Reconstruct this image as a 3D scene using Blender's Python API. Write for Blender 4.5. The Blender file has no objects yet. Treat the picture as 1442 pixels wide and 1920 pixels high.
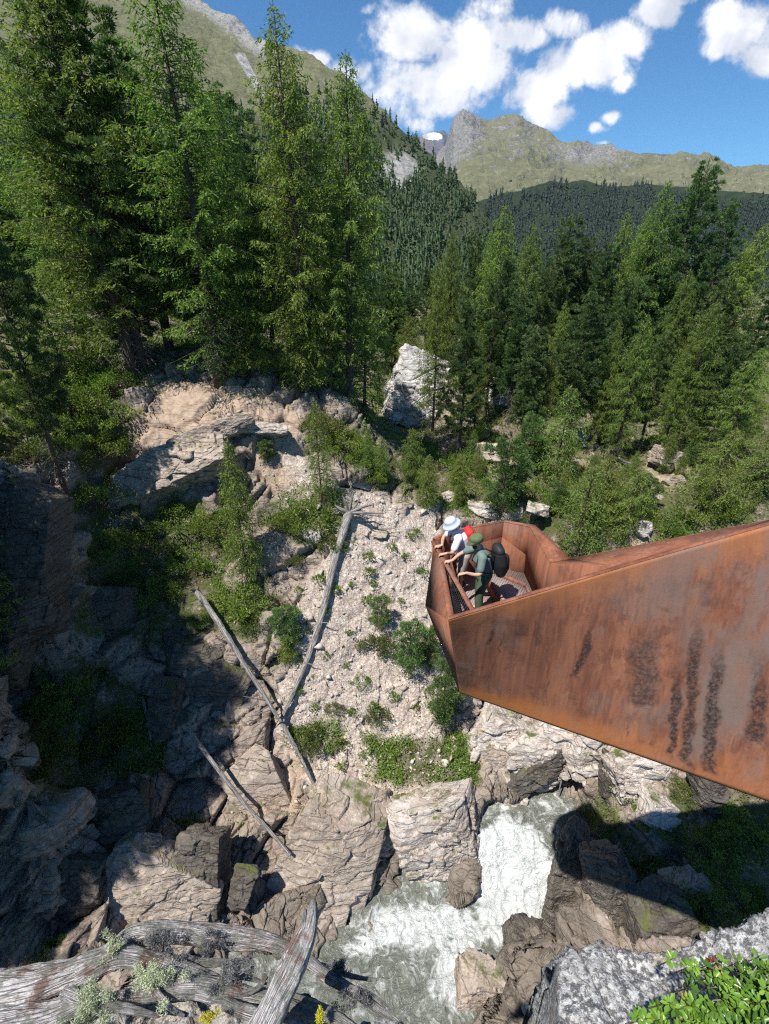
import bpy, math, random
import numpy as np
from mathutils import Vector, Matrix

# ------------------------------------------------------------------ camera, world, sun
C = bpy.context.scene.collection
SC = bpy.context.scene
PITCH = math.radians(27.7)
FPX = 914.0
cp_, sp_ = math.cos(PITCH), math.sin(PITCH)
cam_d = bpy.data.cameras.new("camera")
cam = bpy.data.objects.new("camera", cam_d)
C.objects.link(cam)
cam.location = (0, 0, 0)
cam.rotation_euler = (math.radians(90) - PITCH, 0, 0)
cam_d.sensor_fit = 'VERTICAL'
cam_d.sensor_height = 24.0
cam_d.lens = FPX / 1920.0 * 24.0
cam_d.clip_start = 0.05
cam_d.clip_end = 30000
SC.camera = cam
SC.view_settings.view_transform = 'Standard'
SC.view_settings.look = 'None'
SC.view_settings.exposure = 0.56
SC.view_settings.gamma = 1.0
SC.cycles.max_bounces = 6
SC.cycles.diffuse_bounces = 2
SC.cycles.transparent_max_bounces = 8
SC.cycles.use_denoising = False
SC.cycles.filter_width = 1.2
SC.cycles.caustics_reflective = False
SC.cycles.caustics_refractive = False
SC.cycles.sample_clamp_indirect = 4.0

SUN = Vector((-0.35, -0.29, 0.93)).normalized()      # towards the sun
sun_d = bpy.data.lights.new("sun", 'SUN')
sun_d.energy = 4.9
sun_d.angle = math.radians(0.5)
sun_d.color = (1.0, 0.955, 0.89)
sun = bpy.data.objects.new("sun", sun_d)
C.objects.link(sun)
sun.rotation_euler = (-SUN).to_track_quat('-Z', 'Y').to_euler()

def D(u, v):
    """ray through a point of the 1442x1920 photograph, unit depth along the view axis"""
    a = (u - 721.0) / FPX
    b = (960.0 - v) / FPX
    return Vector((a, cp_ + b * sp_, -sp_ + b * cp_))

def P(u, v, Y):
    d = D(u, v)
    return d * (Y / d.y)

def Pz(u, v, z):
    d = D(u, v)
    return d * (z / d.z)

def proj(x, y, z):
    dep = y * cp_ - z * sp_
    dep = np.where(dep < 0.05, 0.05, dep)
    return 721 + FPX * x / dep, 960 - FPX * (y * sp_ + z * cp_) / dep

W = bpy.data.worlds.new("World")
SC.world = W
W.use_nodes = True
wn, wl = W.node_tree.nodes, W.node_tree.links
wn.clear()

class NT:
    """tiny helper for node trees"""
    def __init__(s, tree):
        s.t = tree
    def n(s, typ, **kw):
        nd = s.t.nodes.new(typ)
        for k, v in kw.items():
            if k.startswith('i_'):
                key = k[2:]
                key = int(key) if key.isdigit() else key.replace('_', ' ')
                s.set(nd, key, v)
            else:
                setattr(nd, k, v)
        return nd
    def set(s, nd, key, v):
        sock = nd.inputs[key]
        if isinstance(v, bpy.types.NodeSocket):
            s.t.links.new(v, sock)
        elif isinstance(v, bpy.types.Node):
            s.t.links.new(v.outputs[0], sock)
        else:
            if isinstance(v, (tuple, list)) and len(v) == 3 and sock.type == 'RGBA':
                v = (*v, 1)
            sock.default_value = v
    def math(s, op, a, b=None, c=None, clamp=False):
        nd = s.t.nodes.new('ShaderNodeMath')
        nd.operation = op
        nd.use_clamp = clamp
        s.set(nd, 0, a)
        if b is not None: s.set(nd, 1, b)
        if c is not None: s.set(nd, 2, c)
        return nd.outputs[0]
    def vmath(s, op, a, b=None):
        nd = s.t.nodes.new('ShaderNodeVectorMath')
        nd.operation = op
        s.set(nd, 0, a)
        if b is not None: s.set(nd, 1, b)
        return nd.outputs[0]
    def mix(s, f, a, b, blend='MIX'):
        nd = s.t.nodes.new('ShaderNodeMix')
        nd.data_type = 'RGBA'
        nd.blend_type = blend
        nd.clamp_factor = True
        s.set(nd, 0, f); s.set(nd, 6, a); s.set(nd, 7, b)
        return nd.outputs[2]
    def noise(s, vec, scale, detail=4, rough=0.55, dist=0.0, dims='3D'):
        nd = s.n('ShaderNodeTexNoise')
        nd.noise_dimensions = dims
        if vec is not None: s.set(nd, 'Vector', vec)
        s.set(nd, 'Scale', scale); s.set(nd, 'Detail', detail)
        s.set(nd, 'Roughness', rough); s.set(nd, 'Distortion', dist)
        return nd.outputs[0]
    def voro(s, vec, scale, feat='F1', rnd=1.0, out=0):
        nd = s.n('ShaderNodeTexVoronoi')
        nd.feature = feat
        if vec is not None: s.set(nd, 'Vector', vec)
        s.set(nd, 'Scale', scale); s.set(nd, 'Randomness', rnd)
        return nd.outputs[out]
    def ramp(s, f, stops, interp='LINEAR'):
        nd = s.n('ShaderNodeValToRGB')
        cr = nd.color_ramp
        cr.interpolation = interp
        while len(cr.elements) < len(stops): cr.elements.new(0.5)
        while len(cr.elements) > len(stops): cr.elements.remove(cr.elements[-1])
        for e, (p, c) in zip(cr.elements, stops):
            e.position = p
            e.color = (c, c, c, 1) if not isinstance(c, (tuple, list)) else (*c[:3], 1)
        s.set(nd, 0, f)
        return nd.outputs[0]
    def mapr(s, f, a, b, c=0.0, d=1.0, smooth=False):
        nd = s.n('ShaderNodeMapRange')
        if smooth: nd.interpolation_type = 'SMOOTHSTEP'
        s.set(nd, 0, f); s.set(nd, 1, a); s.set(nd, 2, b); s.set(nd, 3, c); s.set(nd, 4, d)
        return nd.outputs[0]
    def scalev(s, vec, sc, rot=(0, 0, 0)):
        nd = s.n('ShaderNodeMapping')
        s.set(nd, 0, vec)
        nd.inputs['Scale'].default_value = sc
        nd.inputs['Rotation'].default_value = rot
        return nd.outputs[0]
    def bump(s, h, dist, strength=1.0, normal=None):
        nd = s.n('ShaderNodeBump')
        s.set(nd, 'Height', h); s.set(nd, 'Distance', dist); s.set(nd, 'Strength', strength)
        if normal is not None: s.set(nd, 'Normal', normal)
        return nd.outputs[0]

# sky: physical sky with cumulus clouds laid out by direction
w = NT(W.node_tree)
sky = w.n('ShaderNodeTexSky')
sky.sky_type = 'NISHITA'
sky.sun_disc = False
sky.sun_elevation = math.asin(SUN.z)
sky.sun_rotation = math.atan2(SUN.x, SUN.y)
sky.altitude = 1900
sky.air_density = 1.0
sky.dust_density = 0.25
sky.ozone_density = 3.5
tc = w.n('ShaderNodeTexCoord').outputs['Generated']
sep = w.n('ShaderNodeSeparateXYZ'); w.set(sep, 0, tc)
yy = w.math('MAXIMUM', sep.outputs[1], 0.02)
ca = w.math('DIVIDE', sep.outputs[0], yy)
cb = w.math('DIVIDE', sep.outputs[2], yy)
cv = w.n('ShaderNodeCombineXYZ'); w.set(cv, 0, ca); w.set(cv, 1, cb)
cvec = cv.outputs[0]
# cumulus clumps: (u, v, ru, rv, strength)
blobs = [(790, 70, 90, 62, 1.0), (870, 100, 95, 75, 1.0), (810, 170, 90, 72, 1.0), (790, 232, 40, 22, .8), (960, 70, 62, 34, .95), (1010, 75, 34, 22, .8), (735, 150, 60, 45, .9), (905, 150, 45, 40, .7),
         (590, 112, 34, 16, 0.8), (660, 135, 60, 26, .85), (1010, 170, 62, 52, 1.0), (1060, 120, 60, 52, 1.0), (1120, 110, 62, 50, 1.0), (1180, 70, 60, 42, 1.0), (1230, 25, 52, 36, 1.0), (1275, 0, 40, 20, .7),
         (1045, 218, 44, 28, .9), (1062, 48, 42, 34, .9), (1165, 150, 26, 26, .6), (1140, 222, 22, 14, .85), (1118, 238, 20, 14, .8), (1128, 268, 22, 6, .5),
         (1390, 50, 78, 62, 1.0), (1430, 110, 50, 44, 1.0), (1340, 88, 34, 34, .8), (685, 18, 20, 14, .55), (1500, 60, 110, 80, 1.0), (930, 20, 24, 12, .5)]
tot = None
for (u, v, ru, rv, s_) in blobs:
    d = D(u, v); a0, b0 = d.x / d.y, d.z / d.y
    d1 = D(u + ru, v); d2 = D(u, v - rv)
    sa, sb = abs(d1.x / d1.y - a0) * 1.12, abs(d2.z / d2.y - b0) * 1.12
    dx = w.math('MULTIPLY', w.math('SUBTRACT', ca, a0), 1 / sa)
    dy = w.math('MULTIPLY', w.math('SUBTRACT', cb, b0), 1 / sb)
    r2 = w.math('ADD', w.math('MULTIPLY', dx, dx), w.math('MULTIPLY', dy, dy))
    g = w.math('MULTIPLY', w.math('EXPONENT', w.math('MULTIPLY', r2, -0.9)), s_)
    tot = g if tot is None else w.math('MAXIMUM', tot, g)
n1 = w.noise(cvec, 9.0, 12, 0.60, 0.25)
n2 = w.noise(cvec, 22.0, 8, 0.6, 0.2)
dens = w.math('ADD', w.math('MULTIPLY', w.math('MINIMUM', tot, 1.25), 1.0),
              w.math('ADD', w.math('MULTIPLY', w.math('SUBTRACT', n1, 0.5), 2.1), w.math('ADD', w.math('MULTIPLY', w.math('SUBTRACT', n2, 0.5), 0.8), w.math('MULTIPLY', w.math('SUBTRACT', w.noise(cvec, 60.0, 6, 0.65), 0.5), 0.35))))
mask = w.mapr(dens, 0.31, 0.80, smooth=True)
# shading of the cloud from its own relief towards the sun (upper left)
cv2 = w.vmath('ADD', cvec, (-0.035, 0.03, 0.0))
n1b = w.noise(cv2, 9.0, 5, 0.55, 0.25)
n1a = w.noise(cvec, 9.0, 5, 0.55, 0.25)
sh = w.math('SUBTRACT', n1a, n1b)
lum = w.math('ADD', w.mapr(sh, -0.12, 0.10, 0.0, 1.0), 0.0)
lum2 = w.mapr(w.noise(cvec, 3.2, 4, 0.5), 0.35, 0.62, 0.0, 1.0)
lumt = w.math('ADD', w.math('MULTIPLY', lum, 0.62), w.math('MULTIPLY', lum2, 0.38))
ccol = w.mix(lumt, (5.2, 5.7, 6.9), (10.6, 10.6, 10.7))
skyc = w.mix(1.0, sky.outputs[0], (0.52, 1.00, 1.24), 'MULTIPLY')
fin = w.mix(mask, skyc, ccol)
bg = w.n('ShaderNodeBackground')
w.set(bg, 0, fin); w.set(bg, 1, 0.078)
wo = w.n('ShaderNodeOutputWorld')
w.t.links.new(bg.outputs[0], wo.inputs[0])

# ------------------------------------------------------------------ numeric noise
def _hash(ix, iy, iz, seed):
    h = (ix.astype(np.uint32) * np.uint32(374761393) + iy.astype(np.uint32) * np.uint32(668265263)
         + iz.astype(np.uint32) * np.uint32(2147483647) + np.uint32((seed * 974634777) & 0xffffffff))
    h ^= h >> np.uint32(13)
    h *= np.uint32(1274126177)
    h ^= h >> np.uint32(16)
    h *= np.uint32(2246822519)
    h ^= h >> np.uint32(13)
    return h
def _h01(ix, iy, iz, seed):
    return (_hash(ix, iy, iz, seed) & np.uint32(0xffffff)).astype(np.float32) / np.float32(0xffffff)

def vnoise(p, seed=0):
    p = p.astype(np.float32)
    i = np.floor(p).astype(np.int64)
    f = p - i
    f = f * f * (3 - 2 * f)
    r = 0
    for dx in (0, 1):
        wx = f[:, 0] if dx else 1 - f[:, 0]
        for dy in (0, 1):
            wy = f[:, 1] if dy else 1 - f[:, 1]
            for dz in (0, 1):
                wz = f[:, 2] if dz else 1 - f[:, 2]
                r = r + wx * wy * wz * _h01(i[:, 0] + dx, i[:, 1] + dy, i[:, 2] + dz, seed)
    return r * 2 - 1

def fbm(p, octs=4, seed=0, gain=0.5, lac=2.03, ridged=False):
    a, t, s = 1.0, 0, 0
    q = np.array(p, dtype=np.float64)
    for o in range(octs):
        n = vnoise(q, seed + o * 17)
        if ridged: n = 1 - 2 * np.abs(n)
        t = t + a * n
        s += a
        a *= gain
        q = q * lac + 13.7
    return t / s

def facets(p, cell, seed=0, tilt=0.5):
    """broken-rock relief: a tilted offset per cell; returns (offset, crack distance), both in cell units"""
    q = (p / cell).astype(np.float32)
    i = np.floor(q).astype(np.int64)
    n = len(q)
    f1 = np.full(n, 9.0, np.float32); f2 = np.full(n, 9.0, np.float32)
    off = np.zeros(n, np.float32)
    for dx in (-1, 0, 1):
        for dy in (-1, 0, 1):
            for dz in (-1, 0, 1):
                a, b, c = i[:, 0] + dx, i[:, 1] + dy, i[:, 2] + dz
                h = _hash(a, b, c, seed)
                jx = (h & np.uint32(1023)).astype(np.float32) / 1023
                jy = ((h >> np.uint32(10)) & np.uint32(1023)).astype(np.float32) / 1023
                jz = ((h >> np.uint32(20)) & np.uint32(1023)).astype(np.float32) / 1023
                ex, ey, ez = q[:, 0] - a - jx, q[:, 1] - b - jy, q[:, 2] - c - jz
                d = ex * ex + ey * ey + ez * ez
                h2 = _hash(a, b, c, seed + 5)
                gx = (h2 & np.uint32(1023)).astype(np.float32) / 1023 - .5
                gy = ((h2 >> np.uint32(10)) & np.uint32(1023)).astype(np.float32) / 1023 - .5
                gz = ((h2 >> np.uint32(20)) & np.uint32(1023)).astype(np.float32) / 1023 - .5
                o = (gx + gy * 0.3) + tilt * 2 * (gx * ex + gy * ey + gz * ez)
                m = d < f1
                f2 = np.where(m, f1, np.minimum(f2, d))
                off = np.where(m, o, off)
                f1 = np.where(m, d, f1)
    return off, np.sqrt(f2) - np.sqrt(f1)

def smooth01(x, a, b):
    t = np.clip((x - a) / (b - a), 0, 1)
    return t * t * (3 - 2 * t)

# ------------------------------------------------------------------ mesh helpers
def mesh_np(name, verts, faces, mat, parent=None, attrs=None, smooth=False):
    """faces: (n,3) or (n,4) int array, or a list of such arrays"""
    if not isinstance(faces, list): faces = [faces]
    faces = [f for f in faces if len(f)]
    me = bpy.data.meshes.new(name)
    verts = np.asarray(verts, dtype=np.float32)
    me.vertices.add(len(verts))
    me.vertices.foreach_set('co', verts.ravel())
    nl = sum(f.size for f in faces); nf = sum(len(f) for f in faces)
    me.loops.add(nl); me.polygons.add(nf)
    me.loops.foreach_set('vertex_index', np.concatenate([f.ravel() for f in faces]).astype(np.int32))
    tot_ = np.concatenate([np.full(len(f), f.shape[1]) for f in faces])
    st = np.concatenate([[0], np.cumsum(tot_)[:-1]])
    me.polygons.foreach_set('loop_start', st.astype(np.int32))
    me.polygons.foreach_set('loop_total', tot_.astype(np.int32))
    if smooth: me.polygons.foreach_set('use_smooth', np.ones(nf, bool))
    if attrs:
        for k, arr in attrs.items():
            arr = np.asarray(arr, dtype=np.float32)
            if arr.ndim == 1:
                a = me.attributes.new(k, 'FLOAT', 'POINT'); a.data.foreach_set('value', arr)
            else:
                a = me.attributes.new(k, 'FLOAT_COLOR', 'POINT'); a.data.foreach_set('color', arr.ravel())
    me.update(calc_edges=True)
    o = bpy.data.objects.new(name, me)
    C.objects.link(o)
    if mat is not None:
        for m in (mat if isinstance(mat, (list, tuple)) else [mat]): me.materials.append(m)
    if parent is not None: o.parent = parent
    return o

def grid_faces(nr, nc):
    a = np.arange(nr * nc).reshape(nr, nc)
    return np.stack([a[:-1, :-1], a[:-1, 1:], a[1:, 1:], a[1:, :-1]], -1).reshape(-1, 4)

def tag(o, label=None, cat=None, group=None, kind=None):
    if label: o['label'] = label
    if cat: o['category'] = cat
    if group: o['group'] = group
    if kind: o['kind'] = kind
    return o

def empty(name, loc, label=None, cat=None, group=None, rz=0.0):
    o = bpy.data.objects.new(name, None)
    o.empty_display_size = 0.2
    C.objects.link(o)
    o.location = loc
    o.rotation_euler = (0, 0, rz)
    return tag(o, label, cat, group)

def copy_tree(o, parent=None):
    c = o.copy()
    C.objects.link(c)
    if parent is not None: c.parent = parent
    for ch in list(o.children): copy_tree(ch, c)
    return c

class MB:
    """collects pieces with numpy into one mesh"""
    def __init__(s):
        s.v = []; s.q = []; s.t = []; s.n = 0; s.a = []
    def add(s, v, q=None, t=None, a=0.0):
        v = np.asarray(v, dtype=np.float32).reshape(-1, 3)
        s.v.append(v)
        if q is not None and len(q): s.q.append(np.asarray(q, dtype=np.int64) + s.n)
        if t is not None and len(t): s.t.append(np.asarray(t, dtype=np.int64) + s.n)
        s.a.append(np.full(len(v), a, np.float32) if np.isscalar(a) else np.asarray(a, np.float32))
        s.n += len(v)
    def tube(s, pts, rad, sides=6, a=0.0, cap=True, squash=None):
        pts = np.asarray(pts, dtype=np.float64); n = len(pts)
        rad = np.broadcast_to(np.asarray(rad, dtype=np.float64), (n,))
        tg = np.gradient(pts, axis=0)
        tg /= np.linalg.norm(tg, axis=1)[:, None] + 1e-9
        ref = np.array([0.0, 0, 1]) if abs(tg[0][2]) < 0.9 else np.array([1.0, 0, 0])
        x = np.cross(tg[0], ref); x /= np.linalg.norm(x)
        ring = []
        ang = np.linspace(0, 2 * np.pi, sides, endpoint=False)
        for i in range(n):
            x = x - tg[i] * np.dot(x, tg[i]); x /= np.linalg.norm(x) + 1e-9
            y = np.cross(tg[i], x)
            ring.append(pts[i] + rad[i] * (np.cos(ang)[:, None] * x + np.sin(ang)[:, None] * y * (squash or 1.0)))
        v = np.concatenate(ring)
        idx = np.arange(n * sides).reshape(n, sides)
        nx = np.roll(idx, -1, axis=1)
        q = np.stack([idx[:-1], nx[:-1], nx[1:], idx[1:]], -1).reshape(-1, 4)
        t = []
        if cap:
            v = np.concatenate([v, pts[:1], pts[-1:]])
            c0, c1 = n * sides, n * sides + 1
            t = [[c0, nx[0][k], idx[0][k]] for k in range(sides)] + [[c1, idx[-1][k], nx[-1][k]] for k in range(sides)]
        s.add(v, q, t, a)
    def box(s, c, size, rz=0.0, a=0.0, M=None):
        sx, sy, sz = np.array(size) / 2
        v = np.array([[i * sx, j * sy, k * sz] for i in (-1, 1) for j in (-1, 1) for k in (-1, 1)])
        if M is not None: v = v @ np.array(M.to_3x3()).T
        if rz:
            cz, sz_ = math.cos(rz), math.sin(rz)
            v = v @ np.array([[cz, sz_, 0], [-sz_, cz, 0], [0, 0, 1]])
        v = v + np.array(c)
        q = [[0, 1, 3, 2], [4, 6, 7, 5], [0, 4, 5, 1], [2, 3, 7, 6], [0, 2, 6, 4], [1, 5, 7, 3]]
        s.add(v, q, None, a)
    def plate(s, pts, th, a=0.0):
        """flat polygon (ordered points) thickened along its normal"""
        p = np.asarray(pts, dtype=np.float64); n = len(p)
        nr = np.zeros(3)
        for i in range(n): nr += np.cross(p[i] - p[0], p[(i + 1) % n] - p[0])
        nr /= np.linalg.norm(nr)
        v = np.concatenate([p + nr * th / 2, p - nr * th / 2])
        t = [[0, i, i + 1] for i in range(1, n - 1)] + [[n, n + i + 1, n + i] for i in range(1, n - 1)]
        q = [[i, i + n, (i + 1) % n + n, (i + 1) % n] for i in range(n)]
        s.add(v, q, t, a)
    def build(s, name, mat, parent=None, smooth=False, attr=None):
        fs = []
        if s.q: fs.append(np.concatenate(s.q))
        if s.t: fs.append(np.concatenate(s.t))
        return mesh_np(name, np.concatenate(s.v), fs, mat, parent, {attr: np.concatenate(s.a)} if attr else None, smooth)

# ------------------------------------------------------------------ materials
def new_mat(name):
    m = bpy.data.materials.new(name)
    m.use_nodes = True
    m.node_tree.nodes.clear()
    return m, NT(m.node_tree)

def finish(m, k, col, rough=0.9, normal=None, spec=0.3, metal=0.0, trans=None, transcol=None):
    b = k.n('ShaderNodeBsdfPrincipled')
    k.set(b, 'Base Color', col); k.set(b, 'Roughness', rough); k.set(b, 'Metallic', metal)
    k.set(b, 'Specular IOR Level', spec)
    if normal is not None: k.set(b, 'Normal', normal)
    out = k.n('ShaderNodeOutputMaterial')
    res = b.outputs[0]
    if trans is not None:
        tr = k.n('ShaderNodeBsdfTranslucent'); k.set(tr, 0, transcol if transcol is not None else col)
        mx = k.n('ShaderNodeMixShader'); k.set(mx, 0, trans); k.set(mx, 1, res); k.set(mx, 2, tr.outputs[0])
        res = mx.outputs[0]
    k.t.links.new(res, out.inputs[0])
    return m

def plain(name, col, rough=0.7, spec=0.3, metal=0.0, var=0.12, scale=6.0, bump=0.0):
    m, k = new_mat(name)
    pos = k.n('ShaderNodeTexCoord').outputs['Object']
    n = k.noise(pos, scale, 5, 0.6)
    c = k.mix(k.mapr(n, 0.3, 0.7), tuple(x * (1 - var) for x in col), tuple(min(1, x * (1 + var)) for x in col))
    return finish(m, k, c, rough, k.bump(n, bump) if bump else None, spec, metal)

def rock_shader(k, pos, ca_, cb_, cc_, sc=1.0, strata=(0.5, 0.2, 1.0), strata_amt=0.5):
    """layered, cracked rock colour and height"""
    st = k.scalev(pos, (sc * 0.35, sc * 0.35, sc * 3.2), strata)
    n_st = k.noise(st, 1.6, 7, 0.62, 0.15)
    n_l = k.noise(pos, 0.35 * sc, 5, 0.6, 0.4)
    n_m = k.noise(pos, 2.2 * sc, 8, 0.68, 0.2)
    n_f = k.noise(pos, 14 * sc, 6, 0.7)
    cr = k.voro(k.vmath('ADD', st, k.vmath('MULTIPLY', k.n('ShaderNodeTexNoise', i_Vector=st, i_Scale=1.5).outputs[1], (0.8, 0.8, 0.8))), 0.8, 'DISTANCE_TO_EDGE')
    cr2 = k.voro(pos, 2.4 * sc, 'DISTANCE_TO_EDGE')
    crack = k.mapr(cr, 0.0, 0.035)
    crack2 = k.mapr(cr2, 0.0, 0.05)
    c = k.mix(k.mapr(n_l, 0.35, 0.65), ca_, cb_)
    c = k.mix(k.mapr(n_st, 0.42, 0.72), c, cc_)
    c = k.mix(k.mapr(n_m, 0.50, 0.75, 0.0, 0.75), c, tuple(x * 1.35 for x in cb_))
    c = k.mix(k.mapr(n_f, 0.52, 0.70, 0.0, 0.7), c, tuple(x * 0.40 for x in ca_))
    c = k.mix(k.mapr(k.noise(pos, 7 * sc, 7, 0.72), 0.54, 0.66, 0.0, 0.65), c, tuple(min(.75, x * 1.55) for x in cb_))
    c = k.mix(k.math('MULTIPLY', k.math('SUBTRACT', 1.0, crack), 0.55), c, tuple(x * 0.3 for x in ca_))
    h = k.math('ADD', k.math('MULTIPLY', n_st, 0.7 * strata_amt), k.math('MULTIPLY', n_m, 0.26))
    h = k.math('ADD', h, k.math('MULTIPLY', n_f, 0.16))
    h = k.math('ADD', h, k.math('MULTIPLY', k.noise(pos, 38 * sc, 3, 0.6), 0.05))
    h = k.math('ADD', h, k.math('MULTIPLY', crack, 0.16))
    h = k.math('ADD', h, k.math('MULTIPLY', crack2, 0.06))
    return c, h

def rock_mat(name, ca_, cb_, cc_, sc=1.0, moss=0.0, strata=(0.5, 0.2, 1.0), rough=0.9, bump=0.35, strata_amt=0.5, lichen=0.0, spec=0.25):
    m, k = new_mat(name)
    pos = k.n('ShaderNodeNewGeometry').outputs['Position']
    c, h = rock_shader(k, pos, ca_, cb_, cc_, sc, strata, strata_amt)
    if lichen:
        ln = k.noise(pos, 9 * sc, 8, 0.7, 0.3)
        ln2 = k.noise(pos, 1.3 * sc, 4, 0.6)
        lm = k.mapr(k.math('ADD', ln, k.math('MULTIPLY', ln2, 0.5)), 0.78 - lichen * 0.3, 0.86 - lichen * 0.3)
        c = k.mix(k.math('MULTIPLY', lm, 0.8), c, (0.05, 0.05, 0.052))
        ln3 = k.mapr(k.noise(pos, 24 * sc, 6, 0.6), 0.60, 0.68)
        c = k.mix(k.math('MULTIPLY', ln3, 0.6), c, (0.62, 0.64, 0.60))
    if moss:
        nz = k.n('ShaderNodeSeparateXYZ', i_0=k.n('ShaderNodeNewGeometry').outputs['Normal']).outputs[2]
        mn = k.noise(pos, 0.9, 7, 0.65)
        mm = k.mapr(k.math('ADD', k.math('MULTIPLY', nz, 0.45), mn), 1.05 - moss * 0.5, 1.18 - moss * 0.5)
        mc = k.mix(k.noise(pos, 5, 5, 0.7), (0.05, 0.085, 0.018), (0.16, 0.15, 0.045))
        c = k.mix(mm, c, mc)
    return finish(m, k, c, rough, k.bump(h, bump), spec)
# ------------------------------------------------------------------ terrain heights
CP = []   # control points in the world, read off with the camera's own geometry
def cpt(u, v, Y): CP.append(tuple(P(u, v, Y)))
def cxyz(x, y, z): CP.append((x, y, z))
for a in [
    # left plateau with the tall trees
    (250, 745, 30), (100, 790, 26.5), (25, 868, 21.5), (250, 660, 40), (60, 700, 34), (400, 700, 32), (520, 740, 31), (640, 770, 32),
    (400, 640, 42), (-200, 760, 24), (-250, 640, 36), (620, 720, 38), (-300, 900, 17),
    # bluff and hollow below it
    (380, 790, 29), (240, 900, 28), (470, 830, 28.6), (350, 960, 26.5), (250, 1000, 25.5), (150, 900, 25.5), (150, 1000, 23), (450, 960, 26.5),
    (560, 800, 29.5), (560, 860, 28.6), (700, 850, 30.5), (520, 900, 27.8),
    # left gorge wall
    (40, 960, 20.6), (60, 1050, 20), (90, 1180, 19), (0, 1280, 17.6), (200, 1150, 22), (250, 1100, 23.5), (300, 1180, 21.5), (200, 1300, 18.5), (60, 1420, 15), (200, 1450, 15.5),
    (350, 1300, 19), (400, 1150, 22), (380, 1420, 16.6), (300, 1540, 14.2), (120, 1560, 12.9), (180, 1680, 11), (30, 1700, 10), (330, 1660, 12), (420, 1740, 10.3),
    (150, 1820, 8.6), (-100, 1600, 11.5), (-150, 1850, 8.0), (250, 1760, 9.6), (-60, 1400, 15),
    # pale gravel slope
    (600, 960, 26.3), (700, 940, 27.6), (820, 975, 28), (620, 1060, 24.2), (600, 1200, 21.3), (700, 1100, 23.7), (800, 1100, 24.5), (700, 1250, 20.8), (780, 1250, 21),
    (500, 1150, 22), (480, 1280, 19.3), (600, 1350, 18.5), (720, 1380, 18.3), (820, 1350, 19), (520, 1430, 16.8), (640, 1480, 16), (760, 1470, 16.4), (860, 1460, 16.8),
    (480, 1600, 13.7), (560, 1550, 14.5), (560, 1680, 12.3), (640, 1620, 13.4), (700, 1560, 14.6), (600, 1750, 11.0), (700, 1680, 12.6), (520, 1760, 10.6),
    (820, 1540, 14.9), (840, 1620, 13.6), (880, 1520, 15.4),
    # beyond the water, under and behind the platform
    (900, 1340, 20.4), (900, 1200, 23), (960, 1440, 17.9), (1050, 1420, 18), (1000, 1350, 19.6), (1120, 1450, 16.6), (1150, 1400, 17), (1200, 1350, 18),
    (1100, 1530, 14.2), (1180, 1500, 14.4), (1250, 1480, 14.2), (1350, 1520, 13.0), (1150, 1620, 12.3), (1200, 1680, 11.2), (1300, 1640, 10.9), (1400, 1640, 10.4), (1290, 1740, 9.4), (1180, 1760, 9.2),
    (1440, 1740, 8.8), (1100, 1740, 10.0), (1050, 1820, 8.6), (1400, 1400, 15), (1600, 1600, 10.5), (1000, 1850, 8.4), (900, 1880, 8.2), (1250, 1880, 7.0),
    # right bank with the wood
    (950, 965, 29), (1060, 1010, 27.5), (1100, 1050, 26), (1200, 1000, 27), (1300, 930, 29), (1440, 880, 30), (1000, 900, 33), (1150, 900, 33), (1440, 780, 36), (1250, 820, 38),
    (1000, 820, 40), (860, 860, 37), (780, 900, 34), (900, 760, 46), (1100, 740, 48), (1300, 720, 48), (1440, 700, 48), (1200, 660, 60), (1440, 640, 60), (960, 700, 58),
    (720, 800, 46), (660, 700, 60), (780, 820, 42), (1600, 900, 29), (1700, 740, 42), (1500, 1200, 20), (1300, 1200, 21.5), (1050, 1200, 22.5), (1150, 1120, 24.5),
]: cpt(*a)
for a in [(-17.5, 14, -4.5), (-26, 5, -3.0), (-21, 10, -3.2), (-23, 17, -5.0), (-32, 14, -1), (-40, 5, 0), (-36, 30, -3), (-22, 3, -6), (-16, 4, -18), (-17, -3, -8), (-45, 45, -4),
          (-14.2, 12.0, -14), (-40, 70, -5), (-15, 70, -10), (15, 75, -12), (40, 75, -6), (55, 45, -4), (45, 20, -8), (30, 10, -14), (14, 5, -20), (18, 0, -18), (60, 0, -5),
          (-8, 0, -22), (3, 2, -26), (8, 2, -22), (0, 6.5, -27.5), (-5, 7, -27.5)]:
    cxyz(*a)
CP = np.array(CP)
_d = np.linalg.norm(CP[:, None, :2] - CP[None, :, :2], axis=2)
_n = len(CP)
_A = np.zeros((_n + 3, _n + 3))
_A[:_n, :_n] = _d - 0.12 * np.eye(_n)
_A[:_n, _n:] = np.c_[CP[:, :2], np.ones(_n)]
_A[_n:, :_n] = _A[:_n, _n:].T
_sol = np.linalg.solve(_A, np.r_[CP[:, 2], 0, 0, 0])
_w, _lin = _sol[:_n], _sol[_n:]

def rbf(x, y):
    out = np.empty(len(x))
    for s in range(0, len(x), 60000):
        a, b = x[s:s + 60000], y[s:s + 60000]
        d = np.sqrt((a[:, None] - CP[None, :, 0]) ** 2 + (b[:, None] - CP[None, :, 1]) ** 2)
        out[s:s + 60000] = d @ _w + a * _lin[0] + b * _lin[1] + _lin[2]
    return out

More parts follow.
